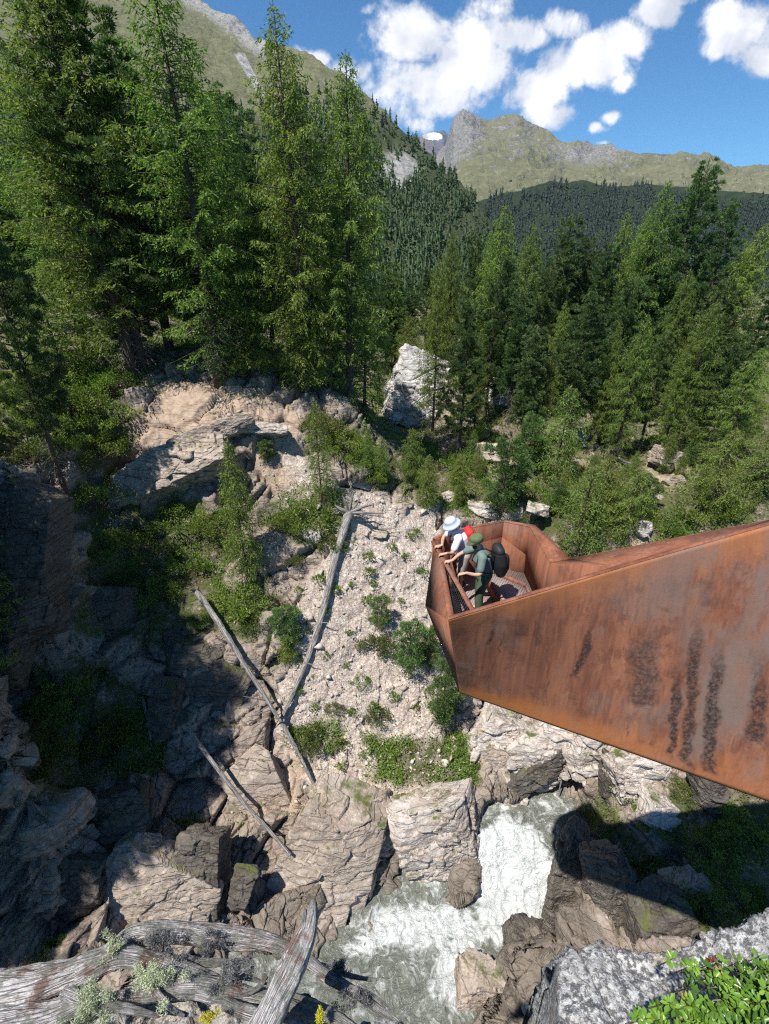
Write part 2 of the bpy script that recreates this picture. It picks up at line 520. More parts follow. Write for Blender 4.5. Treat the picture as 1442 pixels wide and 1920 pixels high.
def poly_sd(x, y, poly):
    """signed distance, negative inside"""
    poly = np.asarray(poly, float); n = len(poly)
    best = np.full(len(x), 1e9); ins = np.zeros(len(x), bool)
    for i in range(n):
        a, b = poly[i], poly[(i + 1) % n]
        e = b - a
        t = np.clip(((x - a[0]) * e[0] + (y - a[1]) * e[1]) / (e @ e), 0, 1)
        d = np.hypot(x - a[0] - t * e[0], y - a[1] - t * e[1])
        best = np.minimum(best, d)
        cond = ((a[1] > y) != (b[1] > y))
        xi = (b[0] - a[0]) * (y - a[1]) / (b[1] - a[1] + 1e-12) + a[0]
        ins ^= cond & (x < xi)
    return np.where(ins, -best, best)

# water outline (photograph points put on the water's plane)
WZ_UP, WZ_LOW = -26.4, -28.0
wpoly = [Pz(u, v, z) for (u, v, z) in [
    (878, 1570, -26.6), (900, 1535, -26.4), (930, 1510, -26.4), (985, 1500, -26.4), (1065, 1505, -26.4), (1085, 1570, -26.4), (1050, 1640, -26.8), (1036, 1720, -27.6),
    (1000, 1745, -28), (930, 1765, -28), (880, 1850, -28), (850, 1925, -28), (800, 2100, -28), (300, 2100, -28), (300, 1850, -28), (430, 1800, -28), (610, 1800, -28), (690, 1785, -28),
    (705, 1715, -28), (745, 1660, -27.8), (765, 1600, -27.6), (800, 1592, -27.4), (822, 1650, -27.7), (845, 1700, -28), (900, 1700, -27.9), (897, 1640, -27.2)]]
WPOLY = np.array([[p.x, p.y] for p in wpoly])

def water_z(x, y):
    t = smooth01(y + 0.12 * x, 12.2, 15.6)
    left = smooth01(4.8 - x, 0, 0.8)
    return WZ_LOW + (WZ_UP - WZ_LOW) * t * (1 - left * 0.6)

def ground(x, y):
    x = np.atleast_1d(np.asarray(x, float)); y = np.atleast_1d(np.asarray(y, float))
    h = rbf(x, y)
    jit = fbm(np.c_[x, y, x * 0] * 0.6, 3, 5) * 0.35
    sd = poly_sd(x, y, WPOLY) + jit
    h = np.minimum(h, -30.2 + np.clip(sd + 0.35, 0, None) * 4.2)
    return h

def gz(x, y): return float(ground([x], [y])[0])

def hit(u, v, y0=6.0, y1=95.0):
    """where the sight line through a photograph point meets the base terrain"""
    d = D(u, v)
    ys = np.exp(np.linspace(math.log(y0), math.log(y1), 900))
    t = ys / d.y
    g = ground(d.x * t, ys)
    below = (d.z * t) < g
    i = int(np.argmax(below)) if below.any() else len(ys) - 1
    return Vector((d.x * t[i], ys[i], d.z * t[i]))

def inpoly(u, v, poly, soft=18.0, jit=None):
    sd = poly_sd(u + (0 if jit is None else jit[0]), v + (0 if jit is None else jit[1]), poly)
    return smooth01(-sd, -soft, soft)

# where each kind of ground lies on the site, traced as outlines and put on the ground
G_GRASS = [
    [(-200, 700), (200, 690), (250, 760), (245, 830), (215, 900), (170, 880), (60, 850), (-200, 860)],
    [(560, 770), (640, 780), (700, 840), (780, 870), (830, 950), (700, 900), (600, 850)],
    [(700, 860), (860, 850), (1000, 830), (1442, 760), (1700, 760), (1700, 1040), (1442, 1000), (1060, 1060), (1000, 980), (830, 960)],
    [(840, 700), (1442, 600), (1700, 600), (1700, 780), (1100, 780), (850, 820)],
    [(150, 900), (260, 950), (380, 930), (430, 1000), (430, 1170), (300, 1210), (150, 1180)],
    [(60, 1250), (200, 1230), (330, 1350), (300, 1450), (100, 1500), (20, 1400)],
    [(500, 900), (640, 930), (650, 1010), (560, 1020), (500, 980)],
    [(400, 1090), (500, 1100), (510, 1180), (440, 1200), (395, 1150)],
    [(550, 1360), (640, 1370), (650, 1410), (560, 1420)],
    [(680, 1380), (800, 1400), (910, 1400), (900, 1480), (700, 1470)],
    [(830, 1260), (880, 1400), (900, 1460), (860, 1470), (820, 1400), (800, 1300)],
    [(1240, 1450), (1442, 1430), (1500, 1700), (1442, 1720), (1300, 1760), (1280, 1700), (1260, 1600)], [(1070, 1500), (1150, 1490), (1180, 1560), (1240, 1640), (1200, 1650), (1120, 1600)],
]
G_SOIL = [
    [(840, 800), (900, 790), (880, 850), (820, 860)], [(1050, 800), (1130, 790), (1120, 850), (1060, 850)], [(1220, 830), (1290, 840), (1280, 920), (1200, 940), (1190, 900)],
    [(880, 930), (1010, 930), (1010, 970), (900, 975)], [(1180, 960), (1230, 960), (1220, 1030), (1180, 1030)], [(900, 840), (960, 860), (940, 890), (890, 880)],
    [(330, 720), (440, 700), (560, 780), (560, 830), (480, 810), (380, 830), (230, 840), (240, 790)],
    [(440, 830), (540, 840), (560, 900), (520, 940), (470, 900)],
    [(460, 1430), (560, 1420), (560, 1530), (480, 1520)],
]
G_GRAVEL = [
    [(470, 800), (560, 815), (600, 900), (700, 930), (820, 960), (840, 1100), (850, 1260), (900, 1440), (880, 1500), (640, 1500), (540, 1430), (520, 1300), (540, 1150), (620, 1000), (520, 980)],
]
G_WET = [[(700, 1700), (760, 1580), (810, 1580), (900, 1720), (900, 1600), (880, 1540), (920, 1490), (1060, 1490), (1110, 1560), (1120, 1740), (1040, 1800), (900, 1950), (840, 1950), (700, 1800), (560, 1830), (500, 1760)]]

def build_terrain():
    naz, nr = 1150, 950
    # finer in the view, coarser off to the sides
    s = np.linspace(-1, 1, naz)
    az = np.radians(52) * s + np.radians(33) * s ** 5
    r = np.exp(np.linspace(math.log(6.3), math.log(105), nr))
    R_, A_ = np.meshgrid(r, az, indexing='ij')
    x = (R_ * np.sin(A_)).ravel(); y = (R_ * np.cos(A_)).ravel()
    z = ground(x, y)
    Z = z.reshape(nr, naz); X = x.reshape(nr, naz); Y = y.reshape(nr, naz)
    du = np.stack([np.gradient(X, axis=1), np.gradient(Y, axis=1), np.gradient(Z, axis=1)], -1)
    dv = np.stack([np.gradient(X, axis=0), np.gradient(Y, axis=0), np.gradient(Z, axis=0)], -1)
    N = np.cross(du, dv); N /= np.linalg.norm(N, axis=2)[..., None]
    N = np.where(N[..., 2:3] < 0, -N, N).reshape(-1, 3)
    p = np.c_[x, y, z]
    slope = 1 - N[:, 2]
    u, v = proj(x, y, z)
    j = (fbm(p * 0.7, 4, 31) * 42, fbm(p * 0.7, 4, 57) * 42)
    def zone(polys, soft=14):
        m = np.zeros(len(x))
        for q in polys: m = np.maximum(m, inpoly(u, v, q, soft, j))
        return m
    grass, soil, gravel, wet = zone(G_GRASS), zone(G_SOIL), zone(G_GRAVEL), zone(G_WET, 20)
    grass = grass * (1 - .85 * soil)
    off = (y < 3) | (np.abs(u - 721) > 900)
    grass = np.where(off & (slope < 0.4), 1, grass)
    grass = np.maximum(grass, smooth01(y, 31, 36) * (0.65 + .6 * fbm(p * .25, 3, 44)) * (1 - soil))
    grass = np.clip(grass, 0, 1)
    wet = np.maximum(wet, smooth01(-z, 26.3, 27.3) * (y < 20))
    gravel = np.where(off, 0, gravel) * (1 - wet)
    rocky = np.clip(1 - grass * 0.75 - gravel * 0.96 - soil * 0.70, 0.08, 1)
    near = smooth01(-y, -60, -40)
    far_f = 0.35 + 0.65 * near
    q = p + np.c_[fbm(p * 0.5, 3, 3), fbm(p * 0.5, 3, 4), fbm(p * 0.5, 3, 6)] * 0.28
    # tilted beds: squash the cells along the bedding
    bed = np.array([[0.9, 0.1, 0.25], [-0.1, 1.0, 0.1], [-0.6, -0.2, 1.6]])
    qb = q @ bed.T
    o1, c1 = facets(qb, 3.0, 11, 0.75)
    o2, c2 = facets(qb + 7, 0.95, 12, 0.9)
    o3, c3 = facets(q, 0.34, 13, 0.8)
    disp = rocky * far_f * (o1 * 1.25 + o2 * 0.26 + o3 * 0.07 - 0.30 * (1 - smooth01(c1, 0, 0.12)) - 0.13 * (1 - smooth01(c2, 0, 0.14)))
    disp += (1 - rocky) * (o3 * 0.04 + fbm(p * 0.8, 4, 21) * 0.20 + o2 * 0.06)
    disp += gravel * (np.clip(facets(p, 0.22, 77, 0.9)[0], -.2, .5) * 0.06)
    disp += fbm(p * 0.22, 3, 9) * 0.35
    disp *= smooth01(np.hypot(x, y), 5, 8)
    p2_ = p + N * disp[:, None]
    attrs = {'zone': np.c_[grass, soil, gravel, wet]}
    o = mesh_np('terrain_ground', p2_, grid_faces(nr, naz)[:, ::-1], MAT['ground'], None, attrs, smooth=False)
    tag(o, kind='structure')
    return o

# ------------------------------------------------------------------ ground material
MAT = {}
def ground_mat():
    m, k = new_mat('rocky_ground')
    pos = k.n('ShaderNodeNewGeometry').outputs['Position']
    at = k.n('ShaderNodeAttribute'); at.attribute_name = 'zone'
    sp = k.n('ShaderNodeSeparateColor', i_0=at.outputs['Color'])
    grass, soil, gravel, wet = sp.outputs[0], sp.outputs[1], sp.outputs[2], at.outputs['Alpha']
    rock, h = rock_shader(k, pos, (0.20, 0.165, 0.14), (0.36, 0.30, 0.25), (0.29, 0.215, 0.16), 1.0, (0.5, 0.25, 0.9), 0.6)
    # pale broken stones
    pw = k.vmath('ADD', pos, k.vmath('MULTIPLY', k.n('ShaderNodeTexNoise', i_Vector=pos, i_Scale=6.0).outputs[1], (0.25, 0.25, 0.25)))
    gv = k.voro(pw, 5.5, 'F1', 1.0, 1)
    gvs = k.n('ShaderNodeSeparateColor', i_0=gv).outputs[0]
    ge = k.voro(pw, 5.5, 'DISTANCE_TO_EDGE')
    gv2 = k.n('ShaderNodeSeparateColor', i_0=k.voro(pos, 15, 'F1', 1.0, 1)).outputs[1]
    gn = k.noise(pos, 0.8, 6, 0.65)
    gcol = k.mix(gvs, (0.44, 0.345, 0.27), (0.62, 0.525, 0.44))
    gcol = k.mix(k.mapr(gv2, 0.55, 1.0, 0.0, 0.8), gcol, (0.68, 0.65, 0.62))
    gcol = k.mix(k.mapr(gn, 0.52, 0.68, 0, .8), gcol, (0.42, 0.33, 0.275))
    gcol = k.mix(k.mapr(gv2, 0.0, 0.22, 0.6, 0.0), gcol, (0.14, 0.11, 0.09))
    gcol = k.mix(k.mapr(k.noise(pos, 3.2, 8, 0.75), 0.36, 0.56, 0.75, 0.0), gcol, (0.30, 0.225, 0.18))
    gcol = k.mix(k.mapr(k.noise(pos, 9.0, 6, 0.7), 0.54, 0.66, 0.0, 0.7), gcol, (0.66, 0.60, 0.54))
    gsel = k.mapr(k.noise(pos, 1.7, 6, 0.7), 0.30, 0.50)
    c = k.mix(k.math('MULTIPLY', gravel, k.math('MAXIMUM', gsel, 0.85)), rock, gcol)
    scol = k.mix(k.mapr(k.noise(pos, 3, 8, 0.75), .35, .65), (0.27, 0.185, 0.13), (0.50, 0.385, 0.29))
    c = k.mix(k.math('MULTIPLY', soil, 0.85), c, scol)
    # grass and moss, broken up so that rock shows through
    gn1 = k.noise(pos, 1.1, 8, 0.72, 0.3)
    gm = k.math('MULTIPLY', grass, k.mapr(gn1, 0.40, 0.54))
    mcol = k.mix(k.mapr(k.noise(pos, 4.5, 7, 0.75), 0.3, 0.7), (0.05, 0.08, 0.018), (0.18, 0.20, 0.055))
    mcol = k.mix(k.mapr(k.noise(pos, 0.6, 4, 0.6), 0.5, 0.7, 0.0, 0.7), mcol, (0.19, 0.15, 0.07))
    c = k.mix(gm, c, mcol)
    # thin moss everywhere on the rock
    nz = k.n('ShaderNodeSeparateXYZ', i_0=k.n('ShaderNodeNewGeometry').outputs['Normal']).outputs[2]
    mm = k.math('MULTIPLY', k.mapr(k.math('ADD', k.noise(pos, 0.7, 8, 0.7), k.math('MULTIPLY', nz, 0.25)), 0.74, 0.84), 0.55)
    c = k.mix(k.math('MULTIPLY', mm, k.math('SUBTRACT', 1.0, wet)), c, (0.085, 0.10, 0.03))
    c = k.mix(k.math('MULTIPLY', wet, 0.8), c, k.mix(k.noise(pos, 1.5, 5, 0.6), (0.10, 0.082, 0.06), (0.24, 0.205, 0.165)))
    gh = k.math('ADD', k.math('MULTIPLY', gvs, 0.16), k.math('MULTIPLY', k.mapr(ge, 0, 0.08), 0.07))
    h = k.math('MULTIPLY', h, k.math('SUBTRACT', 1.0, k.math('MULTIPLY', k.math('MAXIMUM', gravel, soil), 0.55)))
    h = k.math('ADD', h, k.math('MULTIPLY', gravel, gh))
    h = k.math('ADD', h, k.math('MULTIPLY', gm, k.math('MULTIPLY', k.noise(pos, 12, 6, 0.75), 0.8)))
    rg = k.mapr(wet, 0, 1, 0.95, 0.35)
    return finish(m, k, c, rg, k.bump(h, 0.24), 0.3)
MAT['ground'] = ground_mat()
terrain = build_terrain()

# ------------------------------------------------------------------ water
def water_mat():
    m, k = new_mat('glacial_water')
    pos = k.n('ShaderNodeNewGeometry').outputs['Position']
    f = k.n('ShaderNodeAttribute'); f.attribute_name = 'foam'
    wv = k.n('ShaderNodeTexNoise', i_Vector=pos, i_Scale=0.8, i_Detail=3.0).outputs[1]
    q = k.vmath('ADD', pos, k.vmath('MULTIPLY', wv, (1.6, 1.6, 1.6)))
    n1 = k.noise(q, 1.1, 9, 0.68, 1.2)
    n2 = k.noise(q, 4.5, 7, 0.7, 1.0)
    v1 = k.voro(q, 1.9, 'DISTANCE_TO_EDGE')
    streak = k.mapr(v1, 0.0, 0.16, 0.20, 0.0)
    s = k.math('ADD', k.math('MULTIPLY', f.outputs['Fac'], 1.05), k.math('ADD', k.math('MULTIPLY', k.math('SUBTRACT', n1, .5), 1.5), k.math('ADD', k.math('MULTIPLY', k.math('SUBTRACT', n2, .5), 0.7), streak)))
    foam = k.mapr(s, 0.24, 0.82, smooth=True)
    c = k.mix(k.mapr(n1, .3, .7), (0.15, 0.16, 0.13), (0.27, 0.28, 0.235))
    c = k.mix(foam, c, k.mix(k.mapr(k.noise(k.scalev(q, (1.6, .5, .6)), 2.2, 9, .75, .5), .36, .60), (0.56, 0.60, 0.57), (0.86, 0.87, 0.86)))
    h = k.math('ADD', k.math('MULTIPLY', n1, 0.7), k.math('MULTIPLY', n2, 0.35))
    return finish(m, k, c, k.mapr(foam, 0, 1, 0.16, 0.8), k.bump(h, 0.5), 0.5)
MAT['water'] = water_mat()
def build_water():
    n = 420
    lo = WPOLY.min(0) - 1.2; hi = WPOLY.max(0) + 1.2
    xs = np.linspace(lo[0], hi[0], n); ys = np.linspace(lo[1], hi[1], n)
    Y, X = np.meshgrid(ys, xs, indexing='ij')
    x, y = X.ravel(), Y.ravel()
    z = water_z(x, y)
    sd = poly_sd(x, y, WPOLY)
    u, v = proj(x, y, z)
    foam = np.maximum.reduce([
        inpoly(u, v, [(882, 1580), (940, 1530), (1010, 1560), (1045, 1640), (1040, 1720), (1000, 1770), (930, 1780), (895, 1710)], 25) * 1.0,
        inpoly(u, v, [(700, 1700), (860, 1690), (930, 1760), (880, 1800), (740, 1780), (640, 1800)], 26) * 0.68,
        inpoly(u, v, [(820, 1760), (920, 1740), (900, 1830), (850, 1900), (800, 1860)], 25) * 0.62,
        inpoly(u, v, [(780, 1600), (815, 1600), (825, 1660), (790, 1660)], 15) * 0.7,
        np.full(len(x), 0.20)])
    foam = np.maximum(foam, smooth01(-np.abs(sd + 0.2), -0.5, 0) * 0.3)
    p = np.c_[x, y, z]
    amp = 0.05 + 0.26 * foam
    q = p * np.array([1.0, 0.8, 1.0])
    z = z + amp * (fbm(q * 1.3, 4, 71, ridged=True) * 0.9 + fbm(q * 4.5, 3, 72) * 0.35)
    F = grid_faces(n, n)
    cz = sd.reshape(-1)
    keep = (cz[F].min(1) < 1.1)
    F = F[keep]
    used = np.unique(F); remap = np.full(len(x), -1); remap[used] = np.arange(len(used))
    o = mesh_np('river_water', np.c_[x, y, z][used], remap[F], MAT['water'], None, {'foam': foam[used]}, smooth=True)
    return tag(o, kind='structure')
build_water()
# ------------------------------------------------------------------ far hillsides and mountains
def slope_sheet(name, cols, mat, n=(420, 260), Ypow=1.0, amp=0.012, seed=3, base_v=None, attrs_fn=None, ridged=True, back=True, fr=9.0):
    """cols: list of (u, v_ridge, Y_ridge, v_foot, Y_foot); a sheet rising from foot to ridge, with a falling back side"""
    cols = np.array(cols, float)
    us = np.linspace(cols[0, 0], cols[-1, 0], n[0])
    g = lambda i: np.interp(us, cols[:, 0], cols[:, i])
    vr, Yr, vf, Yf = g(1), g(2), g(3), g(4)
    t = np.linspace(0, 1, n[1])[:, None]
    Yv = Yf * (Yr / Yf) ** t
    # v as a function of depth so that the surface is a smooth real slope
    b_r = (960 - vr) / FPX; b_f = (960 - vf) / FPX
    er = (-sp_ + b_r * cp_) / (cp_ + b_r * sp_); ef = (-sp_ + b_f * cp_) / (cp_ + b_f * sp_)
    zr, zf = er * Yr, ef * Yf
    # elevation-angle interpolation
    e = ef + (er - ef) * t ** Ypow
    z = e * Yv
    a = (us - 721) / FPX
    # lateral: x/y at the given elevation
    b = (e * cp_ + sp_) / (cp_ - e * sp_)
    x = a / (cp_ + b * sp_) * Yv
    X, Y, Z = x, Yv * np.ones_like(x), z
    p = np.c_[X.ravel(), Y.ravel(), Z.ravel()]
    sc = Yr.mean()
    nz = fbm(p / sc * fr, 7, seed, 0.55, ridged=ridged)
    tt = (t * np.ones_like(x)).ravel()
    edge = smooth01(tt, 0.0, 0.12)
    dep = p[:, 1]
    p[:, 2] += nz * amp * dep * edge
    p[:, 1] += fbm(p / sc * fr + 5, 4, seed + 9) * amp * dep * 1.2 * edge * (1 - smooth01(tt, .93, 1) * .8)
    if back:
        k = 6
        last = p.reshape(n[1], n[0], 3)[-1]
        rows = []
        for i in range(1, k + 1):
            q = last.copy(); q[:, 1] += sc * 0.06 * i; q[:, 2] -= sc * 0.03 * i * (1 + .3 * i); rows.append(q)
        p = np.concatenate([p] + rows)
        tt = np.r_[tt, np.ones(k * n[0])]
    nr = len(p) // n[0]
    at = {'tt': tt}
    if attrs_fn: at.update(attrs_fn(p, tt))
    o = mesh_np(name, p, grid_faces(nr, n[0]), mat, None, at, smooth=False)
    tag(o, kind='structure')
    return o, p.reshape(nr, n[0], 3), n

def mountain_mat(name, kind):
    m, k = new_mat(name)
    geo = k.n('ShaderNodeNewGeometry')
    pos = geo.outputs['Position']
    nz = k.n('ShaderNodeSeparateXYZ', i_0=geo.outputs['Normal']).outputs[2]
    at = k.n('ShaderNodeAttribute'); at.attribute_name = 'green'
    sc = {'alp': 0.004, 'snow': 0.002, 'hill': 0.02}[kind]
    n1 = k.noise(pos, sc, 10, 0.66)
    n2 = k.noise(pos, sc * 6, 9, 0.72)
    n3 = k.noise(pos, sc * 28, 6, 0.7)
    if kind == 'snow':
        c = k.mix(k.mapr(n2, .4, .6), (0.07, 0.085, 0.12), (0.15, 0.155, 0.19))
        sn = k.mapr(k.math('ADD', k.math('MULTIPLY', n2, 1.0), k.math('MULTIPLY', at.outputs['Fac'], 0.5)), 0.78, 0.82)
        c = k.mix(sn, c, (0.8, 0.82, 0.86))
        c = k.mix(k.mapr(n1, .52, .6, 0, .7), c, (0.20, 0.15, 0.14))
    else:
        rock = k.mix(k.mapr(n3, .35, .65), (0.11, 0.105, 0.10), (0.33, 0.32, 0.30))
        gr = k.mix(k.mapr(n2, .35, .65), (0.125, 0.130, 0.065), (0.205, 0.198, 0.120))
        gr = k.mix(k.mapr(n3, .5, .8, 0, .5), gr, (0.06, 0.08, 0.025))
        s = k.math('ADD', k.math('MULTIPLY', at.outputs['Fac'], 0.75), k.math('SUBTRACT', k.math('MULTIPLY', n2, 1.1), 0.0))
        s = k.math('ADD', s, k.math('MULTIPLY', nz, 0.25))
        s = k.math('ADD', s, k.math('MULTIPLY', k.math('SUBTRACT', n3, .5), 0.7))
        if kind == 'hill': rock = k.mix(k.mapr(n2, .4, .62), rock, (0.46, 0.44, 0.41))
        c = k.mix(k.mapr(s, 1.03, 1.12), rock, gr)
        c = k.mix(k.mapr(k.noise(k.scalev(pos, (1, .5, 1)), sc * 14, 8, .75), .56, .64, 0, .55), c, (0.33, 0.32, 0.29))
    if kind == 'hill':
        wd = k.n('ShaderNodeAttribute'); wd.attribute_name = 'wood'
        c = k.mix(k.math('MULTIPLY', wd.outputs['Fac'], .8), c, (0.03, 0.045, 0.02))
    h = k.math('ADD', k.math('MULTIPLY', n2, 1.0), k.math('MULTIPLY', n3, 0.25))
    return finish(m, k, c, 0.95, k.bump(h, 0.10 / sc * 0.8, 0.9), 0.1)
MAT['alp'] = mountain_mat('alpine_meadow_and_scree', 'alp')
MAT['snowrock'] = mountain_mat('snowy_rock', 'snow')
MAT['hill'] = mountain_mat('hillside_ground', 'hill')

# the big mountain across the valley
ridge = [(700, 420), (800, 330), (835, 285), (850, 235), (868, 211), (885, 214), (905, 225), (940, 232), (975, 236), (1000, 246), (1030, 252), (1060, 266), (1090, 270), (1125, 272), (1170, 290), (1200, 297),
         (1240, 302), (1275, 293), (1300, 297), (1325, 303), (1350, 318), (1368, 328), (1442, 330), (1520, 336), (1700, 350)]
cols = [(u, v, 3000 - abs(u - 870) * 0.5, 460 + max(0, (u - 1100) * 0.02), 1300) for u, v in ridge]
def alp_green(p, tt):
    u, v = proj(p[:, 0], p[:, 1], p[:, 2])
    g = 0.47 + 0.18 * smooth01(v, 250, 340)
    g -= 0.5 * smooth01(-np.hypot((u - 862) / 30, (v - 235) / 45), -1.2, -0.4)
    g -= 0.3 * smooth01(-np.abs((v - 300) - (u - 830) * -1.0), -60, 0) * (u < 900)
    g -= 0.28 * smooth01(-np.hypot((u - 1110) / 90, (v - 290) / 30), -1.2, -0.2)
    return {'green': g}
mtn, mtnP, mtnN = slope_sheet('mountain', cols, MAT['alp'], (620, 300), 1.0, 0.020, 3, attrs_fn=alp_green, fr=12)
# snow-streaked peak behind on the left, reddish ridge behind on the right
def snow_attr(p, tt):
    u, v = proj(p[:, 0], p[:, 1], p[:, 2])
    return {'green': smooth01(-np.hypot((u - 812) / 26, (v - 256) / 9), -1.3, -0.3) * 1.1 + smooth01(-np.hypot((u - 1213) / 22, (v - 296) / 8), -1.3, -0.3)}
slope_sheet('snowy_peak', [(720, 300, 5200, 420, 4200), (775, 268, 5200, 420, 4200), (795, 254, 5200, 420, 4200), (812, 249, 5200, 420, 4200), (832, 246, 5200, 420, 4200), (842, 256, 5200, 420, 4200), (900, 300, 5200, 420, 4200)],
            MAT['snowrock'], (160, 60), 1.0, 0.004, 8, attrs_fn=snow_attr, fr=30)
slope_sheet('distant_ridge', [(1060, 300, 5200, 400, 4200), (1092, 268, 5200, 400, 4200), (1100, 262, 5200, 400, 4200), (1108, 268, 5200, 400, 4200), (1130, 285, 5200, 400, 4200), (1170, 292, 5200, 400, 4200),
             (1200, 290, 5200, 400, 4200), (1215, 288, 5200, 400, 4200), (1235, 292, 5200, 400, 4200), (1255, 291, 5200, 400, 4200), (1290, 300, 5200, 400, 4200), (1340, 308, 5200, 400, 4200), (1380, 335, 5200, 400, 4200)],
            MAT['snowrock'], (240, 60), 1.0, 0.003, 18, attrs_fn=snow_attr, fr=30)
# the wooded shoulder in front of the mountain
cols = [(780, 470, 900, 620, 500), (860, 400, 1000, 620, 500), (900, 382, 1100, 620, 500), (940, 370, 1130, 620, 490), (975, 366, 1150, 620, 480), (1005, 352, 1180, 620, 465), (1030, 346, 1200, 620, 460), (1060, 352, 1200, 620, 460), (1090, 342, 1200, 620, 460), (1125, 352, 1200, 620, 455), (1150, 357, 1200, 620, 450), (1200, 352, 1200, 620, 450),
        (1280, 358, 1200, 620, 450), (1360, 362, 1150, 620, 450), (1442, 368, 1100, 620, 450), (1700, 380, 1000, 620, 450)]
MAT['forest_floor'] = plain('dark_forest_floor', (0.022, 0.034, 0.018), .95, .1, var=.3, scale=.05)  # floor kept near black, cloud shadow on the shoulder is put into its colour
shoulder, shP, shN = slope_sheet('wooded_shoulder', cols, MAT['forest_floor'], (300, 140), 1.0, 0.010, 5, attrs_fn=lambda p, t: {'green': np.full(len(p), 0.75)}, fr=7)
# the steep left side of the valley
cols = [(-500, -420, 900, 860, 75), (0, -170, 900, 860, 75), (200, -70, 900, 850, 78), (330, -25, 900, 840, 82), (390, 8, 900, 830, 85), (430, 38, 880, 820, 85), (480, 78, 860, 810, 86), (520, 95, 850, 800, 88), (560, 108, 840, 800, 90), (600, 122, 820, 790, 92),
        (640, 145, 800, 780, 96), (690, 185, 780, 770, 100), (740, 235, 740, 760, 110), (790, 285, 700, 750, 120), (830, 325, 660, 740, 140), (870, 365, 620, 720, 170), (900, 395, 590, 700, 200), (930, 450, 560, 700, 240), (1000, 520, 520, 700, 300), (1100, 560, 480, 700, 350)]
def hill_green(p, tt):
    u, v = proj(p[:, 0], p[:, 1], p[:, 2])
    g = np.full(len(p), 0.70)
    rv = np.interp(u, [-500, 200, 330, 390, 430, 480, 520, 560, 600], [-420, -70, -25, 8, 38, 78, 95, 108, 122])
    g -= 0.42 * smooth01(-(v - rv), -48, -8) * (u < 500)
    g -= 0.6 * smooth01(-np.hypot((u - 745) / 55, (v - 320) / 50), -1.2, -0.3)
    g -= 0.7 * smooth01(-np.abs((u - 470) - (v - 140) * 0.55), -14, -4) * (np.abs(v - 140) < 40)
    g -= 0.6 * smooth01(-np.hypot((u - 440) / 50, (v - 370) / 50), -1.2, -0.3)
    g += 0.35 * smooth01(-np.hypot((u - 420) / 80, (v - 170) / 60), -1.2, -0.3)
    wd = smooth01(v, 190, 260) * (1 - smooth01(-np.hypot((u - 745) / 60, (v - 320) / 50), -1.2, -0.4))
    return {'green': g, 'wood': wd}
hill, hillP, hillN = slope_sheet('left_mountainside', cols, MAT['hill'], (560, 420), 1.0, 0.016, 41, attrs_fn=hill_green, fr=10)
# valley floor between them
vf = MB()
vf.add([(-3000, 90, -45), (6000, 90, -45), (6000, 1600, -20), (-3000, 1600, -20)], [[0, 1, 2, 3]])
tag(vf.build('valley_floor', MAT['hill']), kind='structure')
# ------------------------------------------------------------------ vegetation
def leaf_mat(name, dark, light, transl=0.3, sat_var=0.05):
    m, k = new_mat(name)
    at = k.n('ShaderNodeAttribute'); at.attribute_name = 'tone'
    oi = k.n('ShaderNodeObjectInfo').outputs['Random']
    c = k.mix(at.outputs['Fac'], dark, light)
    hsv = k.n('ShaderNodeHueSaturation')
    k.set(hsv, 'Color', c)
    k.set(hsv, 'Hue', k.mapr(oi, 0, 1, 0.5 - 0.018, 0.5 + 0.018))
    k.set(hsv, 'Value', k.mapr(k.math('FRACT', k.math('MULTIPLY', oi, 7.3)), 0, 1, 0.82, 1.22))
    b = k.n('ShaderNodeBsdfPrincipled')
    k.set(b, 'Base Color', hsv.outputs[0]); k.set(b, 'Roughness', 0.6); k.set(b, 'Specular IOR Level', 0.25)
    tr = k.n('ShaderNodeBsdfTranslucent')
    k.set(tr, 0, k.mix(1.0, hsv.outputs[0], (1.1, 1.25, 0.6), 'MULTIPLY'))
    mx = k.n('ShaderNodeMixShader'); k.set(mx, 0, transl); k.set(mx, 1, b.outputs[0]); k.set(mx, 2, tr.outputs[0])
    o = k.n('ShaderNodeOutputMaterial'); k.t.links.new(mx.outputs[0], o.inputs[0])
    return m

MAT['larch'] = leaf_mat('larch_needles', (0.060, 0.115, 0.024), (0.30, 0.40, 0.08), 0.4)
MAT['pine'] = leaf_mat('stone_pine_needles', (0.030, 0.062, 0.024), (0.17, 0.255, 0.085), 0.27)
MAT['spruce'] = leaf_mat('spruce_needles', (0.06, 0.11, 0.025), (0.27, 0.33, 0.06), 0.3)
MAT['youngpine'] = leaf_mat('young_pine_needles', (0.05, 0.10, 0.035), (0.21, 0.30, 0.09), 0.3)
MAT['shrub'] = leaf_mat('shrub_leaves', (0.055, 0.105, 0.018), (0.27, 0.37, 0.07), 0.38)
MAT['heath'] = leaf_mat('heath_leaves', (0.045, 0.075, 0.02), (0.19, 0.20, 0.055), 0.3)
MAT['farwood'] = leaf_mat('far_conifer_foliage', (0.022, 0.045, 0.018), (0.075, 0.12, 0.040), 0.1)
MAT['darkwood'] = leaf_mat('cloud_darkened_conifer_foliage', (0.010, 0.022, 0.016), (0.028, 0.048, 0.030), 0.05)  # cloud shadow over the shoulder wood is painted into these low colours
MAT['bark'] = plain('conifer_bark', (0.10, 0.075, 0.06), 0.95, 0.1, var=0.5, scale=9, bump=0.04)
MAT['twig'] = plain('bare_grey_twigs', (0.24, 0.215, 0.19), 0.9, 0.1, var=0.35, scale=12)

